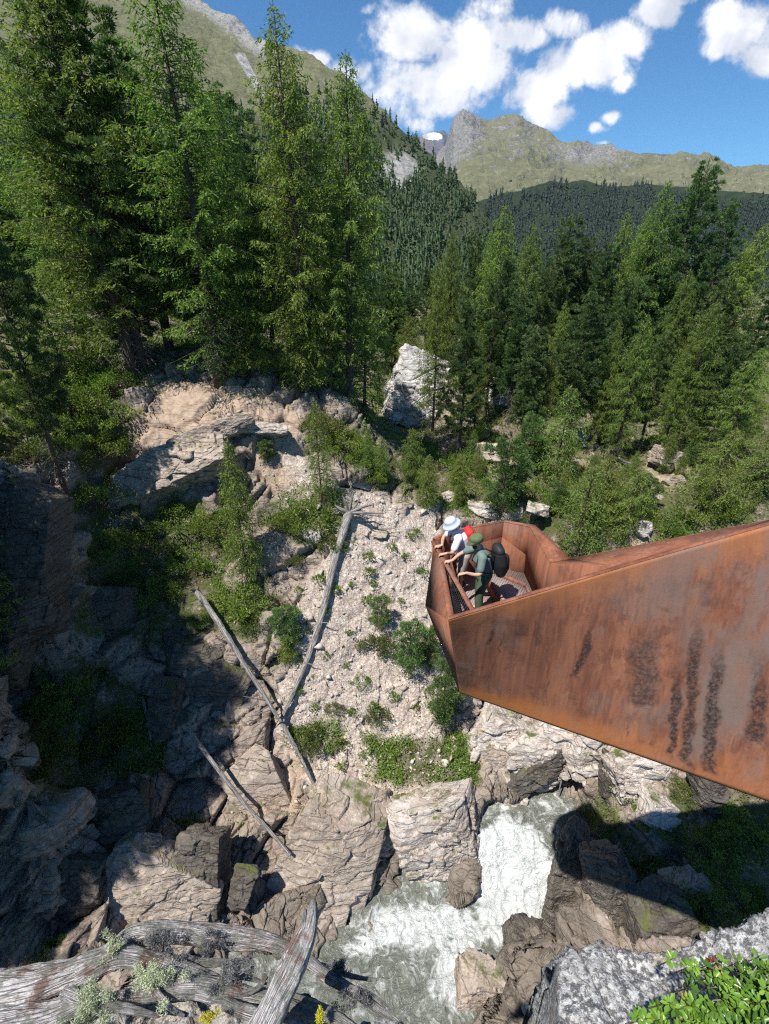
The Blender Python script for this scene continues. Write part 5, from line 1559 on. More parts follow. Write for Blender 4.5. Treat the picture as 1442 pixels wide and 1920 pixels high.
def smooth_path(pts, n):
    pts = np.array([tuple(p) for p in pts], float)
    d = np.r_[0, np.cumsum(np.linalg.norm(np.diff(pts, axis=0), axis=1))]
    t = np.linspace(0, d[-1], n)
    # Catmull-Rom through the points
    out = np.empty((n, 3))
    for i, tt in enumerate(t):
        j = min(max(np.searchsorted(d, tt) - 1, 0), len(pts) - 2)
        s = (tt - d[j]) / max(d[j + 1] - d[j], 1e-9)
        p0, p1, p2, p3 = pts[max(j - 1, 0)], pts[j], pts[j + 1], pts[min(j + 2, len(pts) - 1)]
        out[i] = .5 * ((2 * p1) + (p2 - p0) * s + (2 * p0 - 5 * p1 + 4 * p2 - p3) * s * s + (3 * p1 - p0 - 3 * p2 + p3) * s ** 3)
    return out, t

def log_mesh(name, pts, rads, mat, parent=None, rings=120, sides=20, seed=1, amp=.12, twist=.5, taper_end=True):
    path, tlen = smooth_path(pts, rings)
    rr_ = np.interp(np.linspace(0, 1, rings), np.linspace(0, 1, len(rads)), rads)
    tg = np.gradient(path, axis=0); tg /= np.linalg.norm(tg, axis=1)[:, None]
    x = np.cross(tg[0], [0, 0, 1.0]) if abs(tg[0][2]) < .9 else np.cross(tg[0], [1.0, 0, 0]); x /= np.linalg.norm(x)
    ang = np.linspace(0, 2 * np.pi, sides, endpoint=False)
    V = []; Fb = []
    for i in range(rings):
        x = x - tg[i] * (x @ tg[i]); x /= np.linalg.norm(x); y = np.cross(tg[i], x)
        th = ang + twist * tlen[i]
        rr0 = np.c_[np.cos(ang), np.sin(ang), np.full(sides, tlen[i])]
        q = np.c_[np.cos(ang) * 1.6, np.sin(ang) * 1.6, np.full(sides, tlen[i] / max(rr_.mean(), .02) * .12)]
        k = 1 + amp * 2.4 * fbm(q * [1, 1, 2.2], 4, seed) + amp * 1.0 * fbm(q * [4, 4, 2.5], 4, seed + 3, ridged=True)
        V.append(path[i] + (rr_[i] * k)[:, None] * (np.cos(th)[:, None] * x + np.sin(th)[:, None] * y))
        Fb.append(rr0)
    V = np.concatenate(V); Fb = np.concatenate(Fb)
    idx = np.arange(rings * sides).reshape(rings, sides); nx = np.roll(idx, -1, axis=1)
    q = np.stack([idx[:-1], nx[:-1], nx[1:], idx[1:]], -1).reshape(-1, 4)
    V = np.concatenate([V, path[:1] - tg[:1] * rr_[0] * .4, path[-1:] + tg[-1:] * rr_[-1] * .8]); n0 = rings * sides
    Fb = np.concatenate([Fb, [[0, 0, 0], [0, 0, tlen[-1]]]])
    t = np.array([[n0, nx[0][k], idx[0][k]] for k in range(sides)] + [[n0 + 1, idx[-1][k], nx[-1][k]] for k in range(sides)])
    return mesh_np(name, V, [q, t], MAT[mat], parent, {'fib': np.c_[Fb * [.5, .5, 1], np.ones(len(Fb))]}, smooth=True)

def ground_pts(uvs, lift):
    out = []
    for u, v in uvs:
        b = hit(u, v)
        out.append(Vector((b.x, b.y, b.z)) + Vector((0, -.25, .45)) * lift)
    return out
def fallen(name, uvs, rads, label, seed, roots=None, lift=1.0, twigs=()):
    ps = ground_pts(uvs, lift)
    # keep the trunk straight-ish in depth
    root = empty(name, ps[0], label, 'fallen tree')
    L0 = Vector(ps[0])
    pl = [p - L0 for p in ps]
    log_mesh('trunk', pl, rads, 'wood', root, 130, 14, seed, .10)
    rn = random.Random(seed)
    for i, (k, du, dv, r) in enumerate(roots or []):
        b0 = pl[0]
        p = ps[0]; dep = p.y * cp_ - p.z * sp_
        off = Vector((du, -dv * .3, -dv)) * (dep / FPX)
        off.y -= rn.uniform(.1, .5)
        mid = b0 + off * .5 + Vector((rn.uniform(-.15, .15), rn.uniform(-.2, .1), rn.uniform(.05, .25)))
        log_mesh('root', [b0, mid, b0 + off], [r, r * .6, r * .15], 'wood', root, 24, 8, seed + i, .15)
    for i, (t, du, dv) in enumerate(twigs):
        k = t * (len(pl) - 1); j = min(int(k), len(pl) - 2)
        b0 = pl[j].lerp(pl[j + 1], k - j); dep = (b0 + L0).y * cp_ - (b0 + L0).z * sp_
        off = Vector((du, -.2 * abs(du), -dv)) * (dep / FPX)
        log_mesh('branch_stub', [b0, b0 + off * .5 + Vector((0, -.05, .05)), b0 + off], [.045, .03, .012], 'wood', root, 10, 6, seed + 50 + i, .1)
    return root
fallen('fallen_tree', [(655, 968), (628, 1060), (607, 1150), (578, 1240), (548, 1310), (528, 1355)], [.27, .21, .19, .17, .14, .10], 'long bare silver trunk with its root plate at the top, lying down the gravel slope', 201,
       roots=[(0, -26, -16, .16), (0, 10, -46, .12), (0, 22, -30, .12), (0, 48, -20, .13), (0, 66, -4, .10), (0, 40, 14, .09), (0, -12, -34, .09), (0, -48, -6, .09), (0, 80, 6, .06), (0, 30, -8, .14)],
       twigs=[(.45, 24, -4), (.3, -14, -12), (.62, 22, 2), (.75, -14, 2), (.8, 10, 14), (.55, -16, 4)], lift=.75)
fallen('fallen_tree', [(382, 1125), (430, 1195), (470, 1260), (505, 1315), (530, 1355)], [.17, .15, .13, .11, .09], 'grey trunk lying half in shade, crossing under the long silver trunk', 202,
       roots=[(0, -14, -16, .09), (0, 8, -18, .07), (0, -18, 2, .06)], twigs=[(.8, -40, -20), (.9, -50, 10), (.85, -30, 20)], lift=2.4)
fallen('fallen_tree', [(534, 1362), (560, 1410), (585, 1460), (603, 1495), (618, 1522)], [.12, .105, .09, .065, .04], 'thin bleached trunk leading down from the crossing point', 203,
       twigs=[(.8, -50, 12), (.9, 40, -14), (.95, 28, 26), (.7, -34, 20), (.9, -30, -16), (.2, 4, 26)], lift=1.3)
fallen('fallen_pole', [(374, 1378), (420, 1440), (470, 1505), (520, 1560), (555, 1600)], [.09, .10, .095, .085, .07], 'straight grey pole leaning out of the shade onto the tan slab', 204, lift=3.4)
fallen('dead_branch', [(275, 1310), (283, 1350), (290, 1390)], [.07, .06, .04], 'short grey branch in the shade of the left wall', 205)
fallen('dead_branch', [(70, 1705), (40, 1740), (10, 1745)], [.04, .03, .015], 'forked pale twig in the shade at the lower left', 206, twigs=[(.3, 20, -14), (.5, 26, 10)])
fallen('dead_branch', [(1050, 1440), (1040, 1488)], [.05, .03], 'thin bare stick on the rocks under the bridge', 207, lift=1.5)
fallen('dead_branch', [(1200, 970), (1208, 1010), (1213, 1018)], [.07, .06, .05], 'short grey stick above the bridge', 208)
fallen('dead_branch', [(1140, 845), (1160, 870), (1190, 880)], [.10, .08, .05], 'bleached curved branch under the pine with a dead lower crown', 209)
fallen('dead_branch', [(930, 832), (970, 840)], [.12, .10], 'short log on the mossy boulder', 210)
fallen('dead_branch', [(1230, 850), (1255, 870), (1262, 890)], [.12, .10, .06], 'reddish broken roots on the right slope', 211, twigs=[(.2, 20, -20), (.4, 30, 0), (.7, -20, 10)])

def near_wood(name, parts, label, cat, seed):
    c0 = D(parts[0][0][0][0], parts[0][0][0][1]) * parts[0][0][0][2]
    root = empty(name, c0, label, cat)
    for i, (pts, rads) in enumerate(parts):
        nm = 'trunk' if i == 0 else 'branch'
        log_mesh(nm, [D(u, v) * t - c0 for u, v, t in pts], rads, 'wood_near', root, 220 if i == 0 else 120, 44 if i == 0 else 28, seed + i * 7, .17)
    return root
near_wood('dead_log', [
    ([(-140, 1900, 2.75), (20, 1862, 2.75), (110, 1835, 2.8), (200, 1795, 2.9), (255, 1755, 2.95), (330, 1748, 3.0), (430, 1758, 3.05), (500, 1765, 3.05), (560, 1790, 3.0), (615, 1830, 2.95), (680, 1870, 2.9), (760, 1930, 2.85)],
     [.125, .11, .095, .07, .058, .054, .050, .045, .038, .030, .022, .012]),
    ([(150, 1830, 2.75), (230, 1792, 2.8), (300, 1808, 2.8), (370, 1832, 2.8), (440, 1862, 2.8), (520, 1880, 2.75), (590, 1905, 2.7)], [.055, .048, .042, .04, .036, .034, .028]),
    ([(200, 1872, 2.7), (290, 1862, 2.7), (360, 1850, 2.72), (420, 1858, 2.75), (480, 1870, 2.8)], [.02, .035, .045, .05, .03]),
    ([(290, 1858, 2.65), (315, 1885, 2.6), (345, 1905, 2.6)], [.018, .014, .008]),
    ([(-120, 1960, 2.6), (0, 1930, 2.6), (90, 1905, 2.65), (160, 1875, 2.7)], [.09, .09, .07, .04]),
    ([(590, 1905, 2.75), (540, 1870, 2.8), (640, 1915, 2.7), (700, 1960, 2.7)], [.03, .03, .03, .02]),
    ([(300, 1795, 2.9), (350, 1800, 2.88), (400, 1806, 2.86), (450, 1800, 2.84)], [.01, .022, .02, .006]),
    ([(330, 1820, 2.85), (400, 1838, 2.82), (455, 1832, 2.8), (500, 1845, 2.8)], [.012, .018, .016, .006]),
    ([(120, 1860, 2.66), (170, 1880, 2.62), (230, 1890, 2.6), (300, 1905, 2.58)], [.03, .026, .02, .008]),
    ([(420, 1880, 2.7), (470, 1900, 2.66), (540, 1910, 2.64), (600, 1935, 2.6)], [.03, .028, .02, .012]),
    ([(640, 1850, 2.9), (690, 1862, 2.88), (730, 1890, 2.86)], [.016, .012, .004]),
    ([(500, 1830, 2.8), (480, 1855, 2.76), (440, 1870, 2.74)], [.012, .012, .006]),
    ([(560, 1800, 3.0), (610, 1815, 3.05), (660, 1830, 3.1), (705, 1838, 3.1)], [.02, .018, .012, .01]),
], 'big gnarled dead log with silvery peeling wood, along the bottom left of the photo', 'log', 301)
near_wood('dead_stump', [
    ([(588, 1688, 2.62), (580, 1730, 2.6), (566, 1770, 2.55), (545, 1820, 2.5), (520, 1870, 2.45), (490, 1940, 2.4), (470, 2000, 2.4)], [.012, .045, .06, .064, .066, .075, .08]),
    ([(572, 1705, 2.6), (570, 1735, 2.58), (562, 1765, 2.56)], [.006, .02, .03])],
    'broken upright dead stem with a splintered tip standing over the dead log', 'dead stem', 321)

# lichen tufts on the log
MAT['lichen'] = leaf_mat('beard_lichen', (0.30, 0.33, 0.20), (0.56, 0.58, 0.40), .15)
MAT['lichen_dark'] = leaf_mat('dark_crust_lichen', (0.035, 0.035, 0.037), (0.20, 0.20, 0.20), .0)
MAT['lichen_yellow'] = leaf_mat('yellow_lichen', (0.5, 0.48, 0.03), (0.75, 0.70, 0.08), .15)
def lichen(u, v, t, R, n, mat, label, seed, sq=(1, 1, .7)):
    rg = np.random.default_rng(seed)
    c = np.array(D(u, v) * t)
    L = Leaves(); n = int(n * 2.2)
    cl = rg.normal(size=(14, 3)) * np.array(sq) * R * .55
    g = cl[rg.integers(0, 14, n)] + rg.normal(size=(n, 3)) * R * .16
    L.add(g, rg.normal(size=(n, 3)) + [0, 0, .3], rg.uniform(.5, 1.3, n) * .017, rg.uniform(.5, 1.2, n) * .0035, rg.uniform(0, 1, n))
    o = L.build('lichen_tuft', MAT[mat], None, rg)
    o.location = c
    return tag(o, label, 'lichen')
lichen(170, 1885, 2.58, .10, 2600, 'lichen', 'big pale green beard of lichen hanging from the left of the log', 1, (.8, .8, 1.3))
lichen(215, 1775, 2.78, .055, 1000, 'lichen', 'pale lichen on the upper bend of the log', 2)
lichen(290, 1832, 2.66, .085, 1500, 'lichen', 'pale lichen in the hollow between two arms of the log', 3)
lichen(300, 1765, 2.88, .09, 1300, 'lichen_dark', 'dark crusty lichen on the arch of the log', 4, (1.6, .8, .6))
lichen(400, 1768, 2.92, .06, 800, 'lichen_dark', 'dark lichen patch on the middle of the arch', 5)
lichen(440, 1830, 2.74, .08, 1500, 'lichen_dark', 'grey black lichen below the arch, left of the upright stem', 6, (1.5, .8, .8))
lichen(640, 1815, 2.98, .07, 1200, 'lichen_dark', 'black lichen fringe right of the upright stem', 7, (1.6, .6, .4))
lichen(660, 1870, 2.83, .06, 900, 'lichen_dark', 'grey lichen under the right end of the log', 8, (1.6, .6, .6))
lichen(600, 1905, 2.6, .022, 260, 'lichen_yellow', 'tiny bright yellow lichen right of the upright stem', 9)
lichen(395, 1905, 2.55, .04, 360, 'lichen_yellow', 'yellow lichen at the bottom edge left of the upright stem', 10, (1.6, .6, .6))
lichen(300, 1840, 2.70, .04, 500, 'lichen', 'whitish lichen on the short branch of the log', 11)

# glossy evergreen shrub, lower right
def glossy_leaf_mat():
    m, k = new_mat('glossy_evergreen_leaf')
    at = k.n('ShaderNodeAttribute'); at.attribute_name = 'tone'
    c = k.ramp(at.outputs['Fac'], [(0.0, (0.06, 0.13, 0.02)), (.55, (0.16, 0.30, 0.035)), (.84, (0.36, 0.50, 0.07)), (.88, (0.11, 0.04, 0.03)), (1.0, (0.2, 0.07, 0.04))])
    return finish(m, k, c, .32, None, .5, trans=.25)
MAT['gloss'] = glossy_leaf_mat()
def glossy_shrub(name, spots, label, seed):
    rg = np.random.default_rng(seed)
    c0 = np.array(D(spots[0][0], spots[0][1]) * spots[0][2])
    root = empty(name, c0, label, 'shrub')
    V = []; F = []; T = []; st = MB(); n = 0
    for (u, v, t, R, ns) in spots:
        cc = np.array(D(u, v) * t) - c0
        for s in range(ns):
            tip = cc + rg.normal(size=3) * [R, R * .6, R * .35]
            st.tube([tip + [rg.normal() * .02, .03, -.16], tip + [0, 0.01, -.05], tip], [.003, .002, .0015], 4, cap=False)
            up = np.array([rg.normal() * .35, -.15 + rg.normal() * .3, 1]); up /= np.linalg.norm(up)
            nl = rg.integers(7, 12)
            tone = rg.uniform(0, .6) if rg.uniform() > .06 else rg.uniform(.88, 1)
            for i in range(nl):
                az = i * 2.4 + rg.uniform(0, .6)
                a = np.cross(up, [1, 0, 0]); a /= np.linalg.norm(a); b = np.cross(up, a)
                out = math.cos(az) * a + math.sin(az) * b
                el = rg.uniform(.2, .9)
                d = out * math.cos(el) + up * math.sin(el)
                w = np.cross(d, up); w /= np.linalg.norm(w) + 1e-9
                nn = np.cross(w, d)
                l = rg.uniform(.024, .040); wd = l * .2
                p0 = tip - up * rg.uniform(0, .03) + out * .004
                P_ = [p0, p0 + d * l * .35 + w * wd * .85 + nn * .002, p0 + d * l * .7 + w * wd + nn * .0015, p0 + d * l - nn * .002,
                      p0 + d * l * .7 - w * wd + nn * .0015, p0 + d * l * .35 - w * wd * .85 + nn * .002, p0 + d * l * .5 - nn * .0012]
                V += P_; T += [min(1, max(0, tone + rg.normal() * .08))] * 7
                F += [[n, n + 1, n + 6], [n + 1, n + 2, n + 6], [n + 2, n + 3, n + 6], [n + 3, n + 4, n + 6], [n + 4, n + 5, n + 6], [n + 5, n, n + 6]]
                n += 7
    mesh_np('leaves', np.array(V), np.array(F), MAT['gloss'], root, {'tone': np.array(T)}, smooth=True)
    st.build('stems', MAT['bark'], root)
    return root
glossy_shrub('evergreen_shrub', [(1410, 1895, 1.9, .12, 80), (1360, 1925, 1.85, .10, 60), (1440, 1850, 2.0, .08, 40), (1310, 1935, 1.85, .07, 26), (1470, 1930, 1.8, .12, 50), (1395, 1850, 2.0, .05, 14)], 'glossy evergreen shrub with upright oval leaves in the lower right corner', 5)
glossy_shrub('evergreen_sprig', [(1235, 1905, 1.95, .025, 6), (1225, 1912, 1.95, .02, 4)], 'single small leafy sprig left of the glossy shrub', 6)
def dead_twigs():
    rg = np.random.default_rng(12)
    m = MB()
    c0 = np.array(D(1300, 1850) * 2.15)
    for i in range(110):
        u = rg.uniform(1230, 1470); v = rg.uniform(1760, 1930)
        if v < 1900 - (u - 1230) * .6: continue
        p = np.array(D(u, v) * rg.uniform(1.95, 2.2)) - c0
        d = rg.normal(size=3) * [1, .6, .5]; d /= np.linalg.norm(d); l = rg.uniform(.04, .16)
        m.tube([p, p + d * l * .5 + rg.normal(size=3) * .008, p + d * l], [.003, .002, .001], 4, cap=False)
    o = m.build('dry_twigs', MAT['twig']); o.location = c0
    tag(o, kind='stuff')
dead_twigs()
# ------------------------------------------------------------------ the weathering-steel platform
def rust_mat(name, wall=False):
    m, k = new_mat(name)
    pos = k.n('ShaderNodeNewGeometry').outputs['Position']
    st = k.scalev(pos, (2.2, 2.2, .35), (0, 0.18, 0))
    n1 = k.noise(st, .9, 9, .65, .3)
    n2 = k.noise(pos, 1.1, 8, .65, .3)
    n3 = k.noise(pos, 45, 5, .7)
    st2 = k.scalev(pos, (7, 7, .22), (0, 0.30, 0))
    n4 = k.noise(st2, 1.0, 6, .6, .1)
    c = k.mix(k.mapr(n1, .36, .62), (0.185, 0.068, 0.040), (0.315, 0.128, 0.072))
    c = k.mix(k.mapr(n2, .50, .58, 0, .7), c, (0.24, 0.135, 0.10))
    c = k.mix(k.mapr(k.noise(pos, 2.6, 9, .72, .4), .53, .60, 0, .6), c, (0.13, 0.055, 0.035))
    c = k.mix(k.mapr(n4, .56, .70, 0, .7), c, (0.14, 0.065, 0.045))
    c = k.mix(k.mapr(k.noise(st, 2.4, 6, .6), .60, .70, 0, .6), c, (0.40, 0.175, 0.085))
    n5 = k.noise(k.scalev(pos, (20, 20, .35), (0, .2, 0)), 1.0, 5, .6)
    c = k.mix(k.mapr(n5, .52, .68, 0, .5), c, (0.11, 0.05, 0.035))
    c = k.mix(k.mapr(n5, .46, .30, 0, .35), c, (0.40, 0.165, 0.08))
    if wall:
        a = k.n('ShaderNodeAttribute'); a.attribute_name = 'st'
        sp = k.n('ShaderNodeSeparateColor', i_0=a.outputs['Color'])
        S, T = sp.outputs[0], sp.outputs[1]      # metres along the wall; 0 at the top edge, 1 at the bottom edge
        wob = k.math('MULTIPLY', k.math('SUBTRACT', k.noise(st, 1.4, 5, .6), .5), .30)
        # bright young rust along both edges
        eb = k.math('MULTIPLY', k.mapr(k.math('ADD', T, wob), .80, .95, smooth=True), .85)
        c = k.mix(k.math('MULTIPLY', eb, k.mapr(S, .8, 4.0, .9, .35)), c, (0.50, 0.17, 0.045))
        et = k.mapr(k.math('ADD', T, k.math('MULTIPLY', wob, .9)), .03, .14, .6, 0)
        c = k.mix(et, c, (0.44, 0.165, 0.06))
        # large greyish mill-scale area and run-off streaks
        pz = k.mapr(S, 2.0, 4.5, 0, 1, smooth=True)
        gy = k.math('MULTIPLY', pz, k.mapr(k.noise(k.scalev(pos, (1.3, 1.3, .35), (0, .1, 0)), 1.2, 7, .62, .2), .47, .60))
        gy = k.math('MULTIPLY', gy, k.mapr(T, .97, .84))
        c = k.mix(k.math('MULTIPLY', gy, .85), c, (0.20, 0.145, 0.12))
        wb2 = k.math('MULTIPLY', k.math('SUBTRACT', k.noise(pos, 2.2, 8, .7), .5), .42)
        Sw = k.math('ADD', S, wb2)
        black = None
        for (s0, wd, t0, t1, am) in [(2.97, .035, .74, .90, .9), (3.2, .26, .22, .72, .62), (3.18, .05, .80, .93, .9), (3.38, .05, .78, .93, .8), (3.69, .075, .40, .95, .85), (3.92, .10, .22, .96, .75), (4.27, .12, .32, .97, .95), (4.88, .14, .38, .78, .75), (5.6, .14, .35, .9, .8),
                                     (.62, .035, .05, .34, .8), (.85, .012, .10, .80, .5), (1.18, .10, .07, .30, .5), (1.45, .07, .05, .38, .5), (1.62, .012, .05, .85, .45), (2.30, .07, .15, .60, .9), (2.7, .12, .06, .22, .4), (3.6, .10, .05, .20, .4), (4.1, .14, .06, .26, .45)]:
            sl = k.math('ADD', Sw, k.math('MULTIPLY', k.math('SUBTRACT', T, .3), 0.75 if s0 in (.62, 2.30, .85) else 0.05))
            g = k.mapr(k.math('ABSOLUTE', k.math('SUBTRACT', sl, s0)), wd * .45, wd * 1.25, 1, 0, smooth=True)
            tw = k.math('ADD', T, k.math('MULTIPLY', wb2, .25))
            g = k.math('MULTIPLY', g, k.math('MULTIPLY', k.mapr(tw, t0, t0 + .25, 0, 1, smooth=True), k.mapr(tw, t1 - .02, t1 + .01, 1, 0, smooth=True)))
            g = k.math('MULTIPLY', g, min(1, am * 1.3))
            black = g if black is None else k.math('MAXIMUM', black, g)
        spk = k.mapr(k.noise(pos, 16, 7, .75), .40, .56, .35, 1)
        c = k.mix(k.math('MULTIPLY', black, spk), c, (0.035, 0.026, 0.024))
    c = k.mix(k.mapr(n3, .42, .68, 0, .5), c, k.mix(.5, c, (0.09, 0.045, 0.035)))
    h = k.math('ADD', k.math('MULTIPLY', n3, .5), k.math('MULTIPLY', n2, 1.0))
    rg = k.mapr(n1, .3, .7, .78, .92)
    return finish(m, k, c, rg, k.bump(h, .008), .18)
MAT['rust'] = rust_mat('weathering_steel')
MAT['rust_wall'] = rust_mat('weathering_steel_streaked', True)
def grating_mat():
    m, k = new_mat('perforated_steel_deck')
    pos = k.n('ShaderNodeNewGeometry').outputs['Position']
    sc = k.scalev(pos, (22, 22, 0.0001), (0, 0, .5))
    v = k.voro(sc, 1.0, 'F1', 0.0)
    hole = k.mapr(v, .22, .32)
    c = k.mix(hole, (0.10, 0.075, 0.065), (0.36, 0.29, 0.27))
    c = k.mix(k.mapr(k.noise(pos, 3, 6), .45, .65, 0, .5), c, (0.22, 0.12, 0.08))
    return finish(m, k, c, .75, k.bump(hole, .004), .3)
MAT['deck'] = grating_mat()

class Plate(MB):
    pass
V3 = lambda *a: Vector(a)
A = Pz(840, 1162, -5.1); B = Pz(816, 1012, -5.1)
Cc = P(798, 1135, 7.7); Dn = P(862, 1298, 6.45)
T1 = P(1178, 1060, 6.27); T2 = P(1442, 984, 6.2); T3 = T2 + (T2 - T1) * 2.2
B2 = P(1442, 1503, 4.8); B3 = B2 + (B2 - Dn) * .95
Am = A.lerp(T1, .28)
R1 = Pz(846, 998, -5.1); R2 = Pz(945, 979, -5.1); R3 = Pz(994, 989, -5.1); R4 = Pz(1030, 1055, -5.1)
F1 = Pz(1070, 1048, -5.1); F2 = P(1442, 975, 7.55); F3 = F2 + (F2 - F1) * 1.3
orig = V3(2.4, 7.4, -6.2)
plat = empty('viewing_platform', orig, 'rust brown weathering steel viewing platform jutting over the gorge', 'viewing platform')
def L_(p): return tuple(p - orig)

def wall_patch(name, top, bot, mat, parent, n=(60, 24), thick=.012):
    """ruled plate between two polylines, with metres along and 0..1 down stored for the streaks"""
    def res(pl, m):
        pl = np.array([tuple(p) for p in pl]); d = np.r_[0, np.cumsum(np.linalg.norm(np.diff(pl, axis=0), axis=1))]
        t = np.linspace(0, 1, m) * d[-1]
        return np.c_[[np.interp(t, d, pl[:, i]) for i in range(3)]].T, t
    a, ta = res(top, n[0]); b, tb = res(bot, n[0])
    w = np.linspace(0, 1, n[1])[:, None, None]
    G = a[None] * (1 - w) + b[None] * w
    st = np.zeros((n[1], n[0], 4)); st[..., 0] = (ta[None] * (1 - w[..., 0]) + tb[None] * w[..., 0]); st[..., 1] = w[..., 0]; st[..., 3] = 1
    o = mesh_np(name, G.reshape(-1, 3) - np.array(orig), grid_faces(n[1], n[0]), mat, parent, {'st': st.reshape(-1, 4)})
    md = o.modifiers.new('thickness', 'SOLIDIFY'); md.thickness = thick; md.offset = 0
    return o
near = wall_patch('near_wall', [A, T1, T2, T3], [Dn, Dn.lerp(B2, .52), B2, B3], MAT['rust_wall'], plat, (220, 60), .02)
# coping along the near wall's top edge
cp0 = MB()
nv = [A, T1, T2, T3]
for i in range(3):
    p, q = nv[i], nv[i + 1]
    cp0.plate([L_(p + V3(0, -.012, .004)), L_(q + V3(0, -.012, .004)), L_(q + V3(0, .055, .012)), L_(p + V3(0, .055, .012))], .008)
cp0.build('coping', MAT['rust'], near)
pl = MB()
for tri in ([A, B, Cc], [A, Cc, Dn]): pl.plate([L_(p) for p in tri], .015)
Bo = B + V3(.1, .25, -1.5)
pl.build('end_wall', MAT['rust'], plat)
# lip of the end wall on top
lip = MB()
inn = V3(.085, 0, 0)
lip.plate([L_(A + V3(0, 0, .01)), L_(A + inn + V3(0.02, .02, .01)), L_(B + inn + V3(0, -.02, .01)), L_(B + V3(0, 0, .01))], .02)
lip.build('rim_lip', MAT['rust'], plat)
# far walls
FZ = -6.22
def down(p, z=FZ): return V3(p.x, p.y, z)
fw = MB()
rimc = V3(2.1, 7.4, -5.1)
ring = [B, R1, R2, R3, R4]
outer = []
for p in ring:
    o_ = (p - rimc); o_.z = 0; o_.normalize(); outer.append(p + o_ * .07)
R4o = Pz(1070, 1049, -5.1); outer[-1] = R4o
outer[3] = R3 + V3(.13, .09, 0)
for i in range(4):
    a, b = ring[i], ring[i + 1]
    fw.plate([L_(a), L_(b), L_(down(b)), L_(down(a))], .012)
fw.build('inner_wall', MAT['rust'], plat)
fo = MB()
for i in range(4):
    a, b = outer[i], outer[i + 1]
    ao, bo = V3(a.x * .8 + rimc.x * .2, a.y * .8 + rimc.y * .2, -7.2), V3(b.x * .8 + rimc.x * .2, b.y * .8 + rimc.y * .2, -7.2)
    fo.plate([L_(a), L_(b), L_(bo)], .012); fo.plate([L_(a), L_(bo), L_(ao)], .012)
fo.build('outer_wall', MAT['rust'], plat)
rl = MB()
for i in range(4):
    a, b, ao, bo = ring[i], ring[i + 1], outer[i], outer[i + 1]
    rl.plate([L_(a + V3(0, 0, .008)), L_(b + V3(0, 0, .008)), L_(bo + V3(0, 0, .008)), L_(ao + V3(0, 0, .008))], .016)
rl.build('rim', MAT['rust'], plat)
# parapet along the far side of the bridge: a folded inner face and an upper fold
fp = MB()
K = P(1178, 1066, 6.75)
G1 = V3(R4.x, R4.y, FZ); G2 = V3(F3.x, F3.y - .25, F3.z - 1.15)
fp.plate([L_(R4), L_(F1), L_(K)], .012)
fp.plate([L_(F1), L_(F2), L_(K)], .012)
K3 = K + (F3 - F1) * .8
fp.plate([L_(F2), L_(F3), L_(K3)], .012); fp.plate([L_(F2), L_(K3), L_(K)], .012)
fp.plate([L_(R4), L_(K), L_(V3(K.x, K.y, FZ)), L_(G1)], .012)
fp.plate([L_(K), L_(K3), L_(V3(K3.x, K3.y, K3.z - 1.2)), L_(V3(K.x, K.y, FZ))], .012)
fp.build('far_parapet', MAT['rust'], plat)
fpo = MB()
fpo.plate([L_(F1 + V3(0, .03, -.01)), L_(F3 + V3(0, .03, -.01)), L_(F3 + V3(0, -.6, -3.4)), L_(F1 + V3(0, -.5, -2.2))], .012)
fpo.build('far_outer_wall', MAT['rust'], plat)
# underside
un = MB()
un.plate([L_(Dn), L_(B2), L_(F1 + V3(0, -.5, -2.25))], .012); un.plate([L_(B2), L_(B3), L_(F3 + V3(0, -.6, -3.45)), L_(F1 + V3(0, -.5, -2.25))], .012)
un.plate([L_(Dn), L_(F1 + V3(0, -.5, -2.25)), L_(V3(2.4, 8.7, -7.2)), L_(V3(1.25, 8.2, -7.1))], .012)
un.plate([L_(Dn), L_(V3(1.25, 8.2, -7.1)), L_(Cc)], .012)
un.build('underside', MAT['rust'], plat)
# deck
dk = MB()
fl = [V3(1.22, 6.50, 0), V3(1.12, 8.2, 0), R1 + V3(.05, -.08, 0), R2, R3, R4, K, V3(4.0, 6.55, 0)]
dk.plate([L_(down(p)) for p in fl], .03)
dk.build('deck', MAT['deck'], plat)
sp = MB()
SZ = -5.88
s1, s2, s3, s4, s5 = Pz(914, 1079, SZ), Pz(931, 1078, SZ), Pz(983, 1101, SZ), Pz(992, 1118, SZ), Pz(950, 1140, SZ)
s5 = s1 + (Pz(945, 1131, SZ) - s1) * 1.5
s6 = V3(8.6, 6.6, -4.3); s7 = V3(8.6, 6.05, -4.3)
sp.plate([L_(s1), L_(s2), L_(s3), L_(s4), L_(s5 + V3(.6, 0, 0)), L_(s5)], .02)
sp.build('raised_deck', MAT['deck'], plat)
sr = MB()
sr.plate([L_(s1 + V3(0, 0, -.012)), L_(s5 + V3(0, 0, -.012)), L_(down(s5, FZ + .02)), L_(down(s1, FZ + .02))], .012)
for a_, b_ in ((s2, s3), (s3, s4)):
    sr.plate([L_(a_ + V3(0, 0, .01)), L_(b_ + V3(0, 0, .01)), L_(b_ + V3(.03, .04, .06)), L_(a_ + V3(.03, .04, .06))], .01)
sr.build('riser', MAT['rust'], plat)
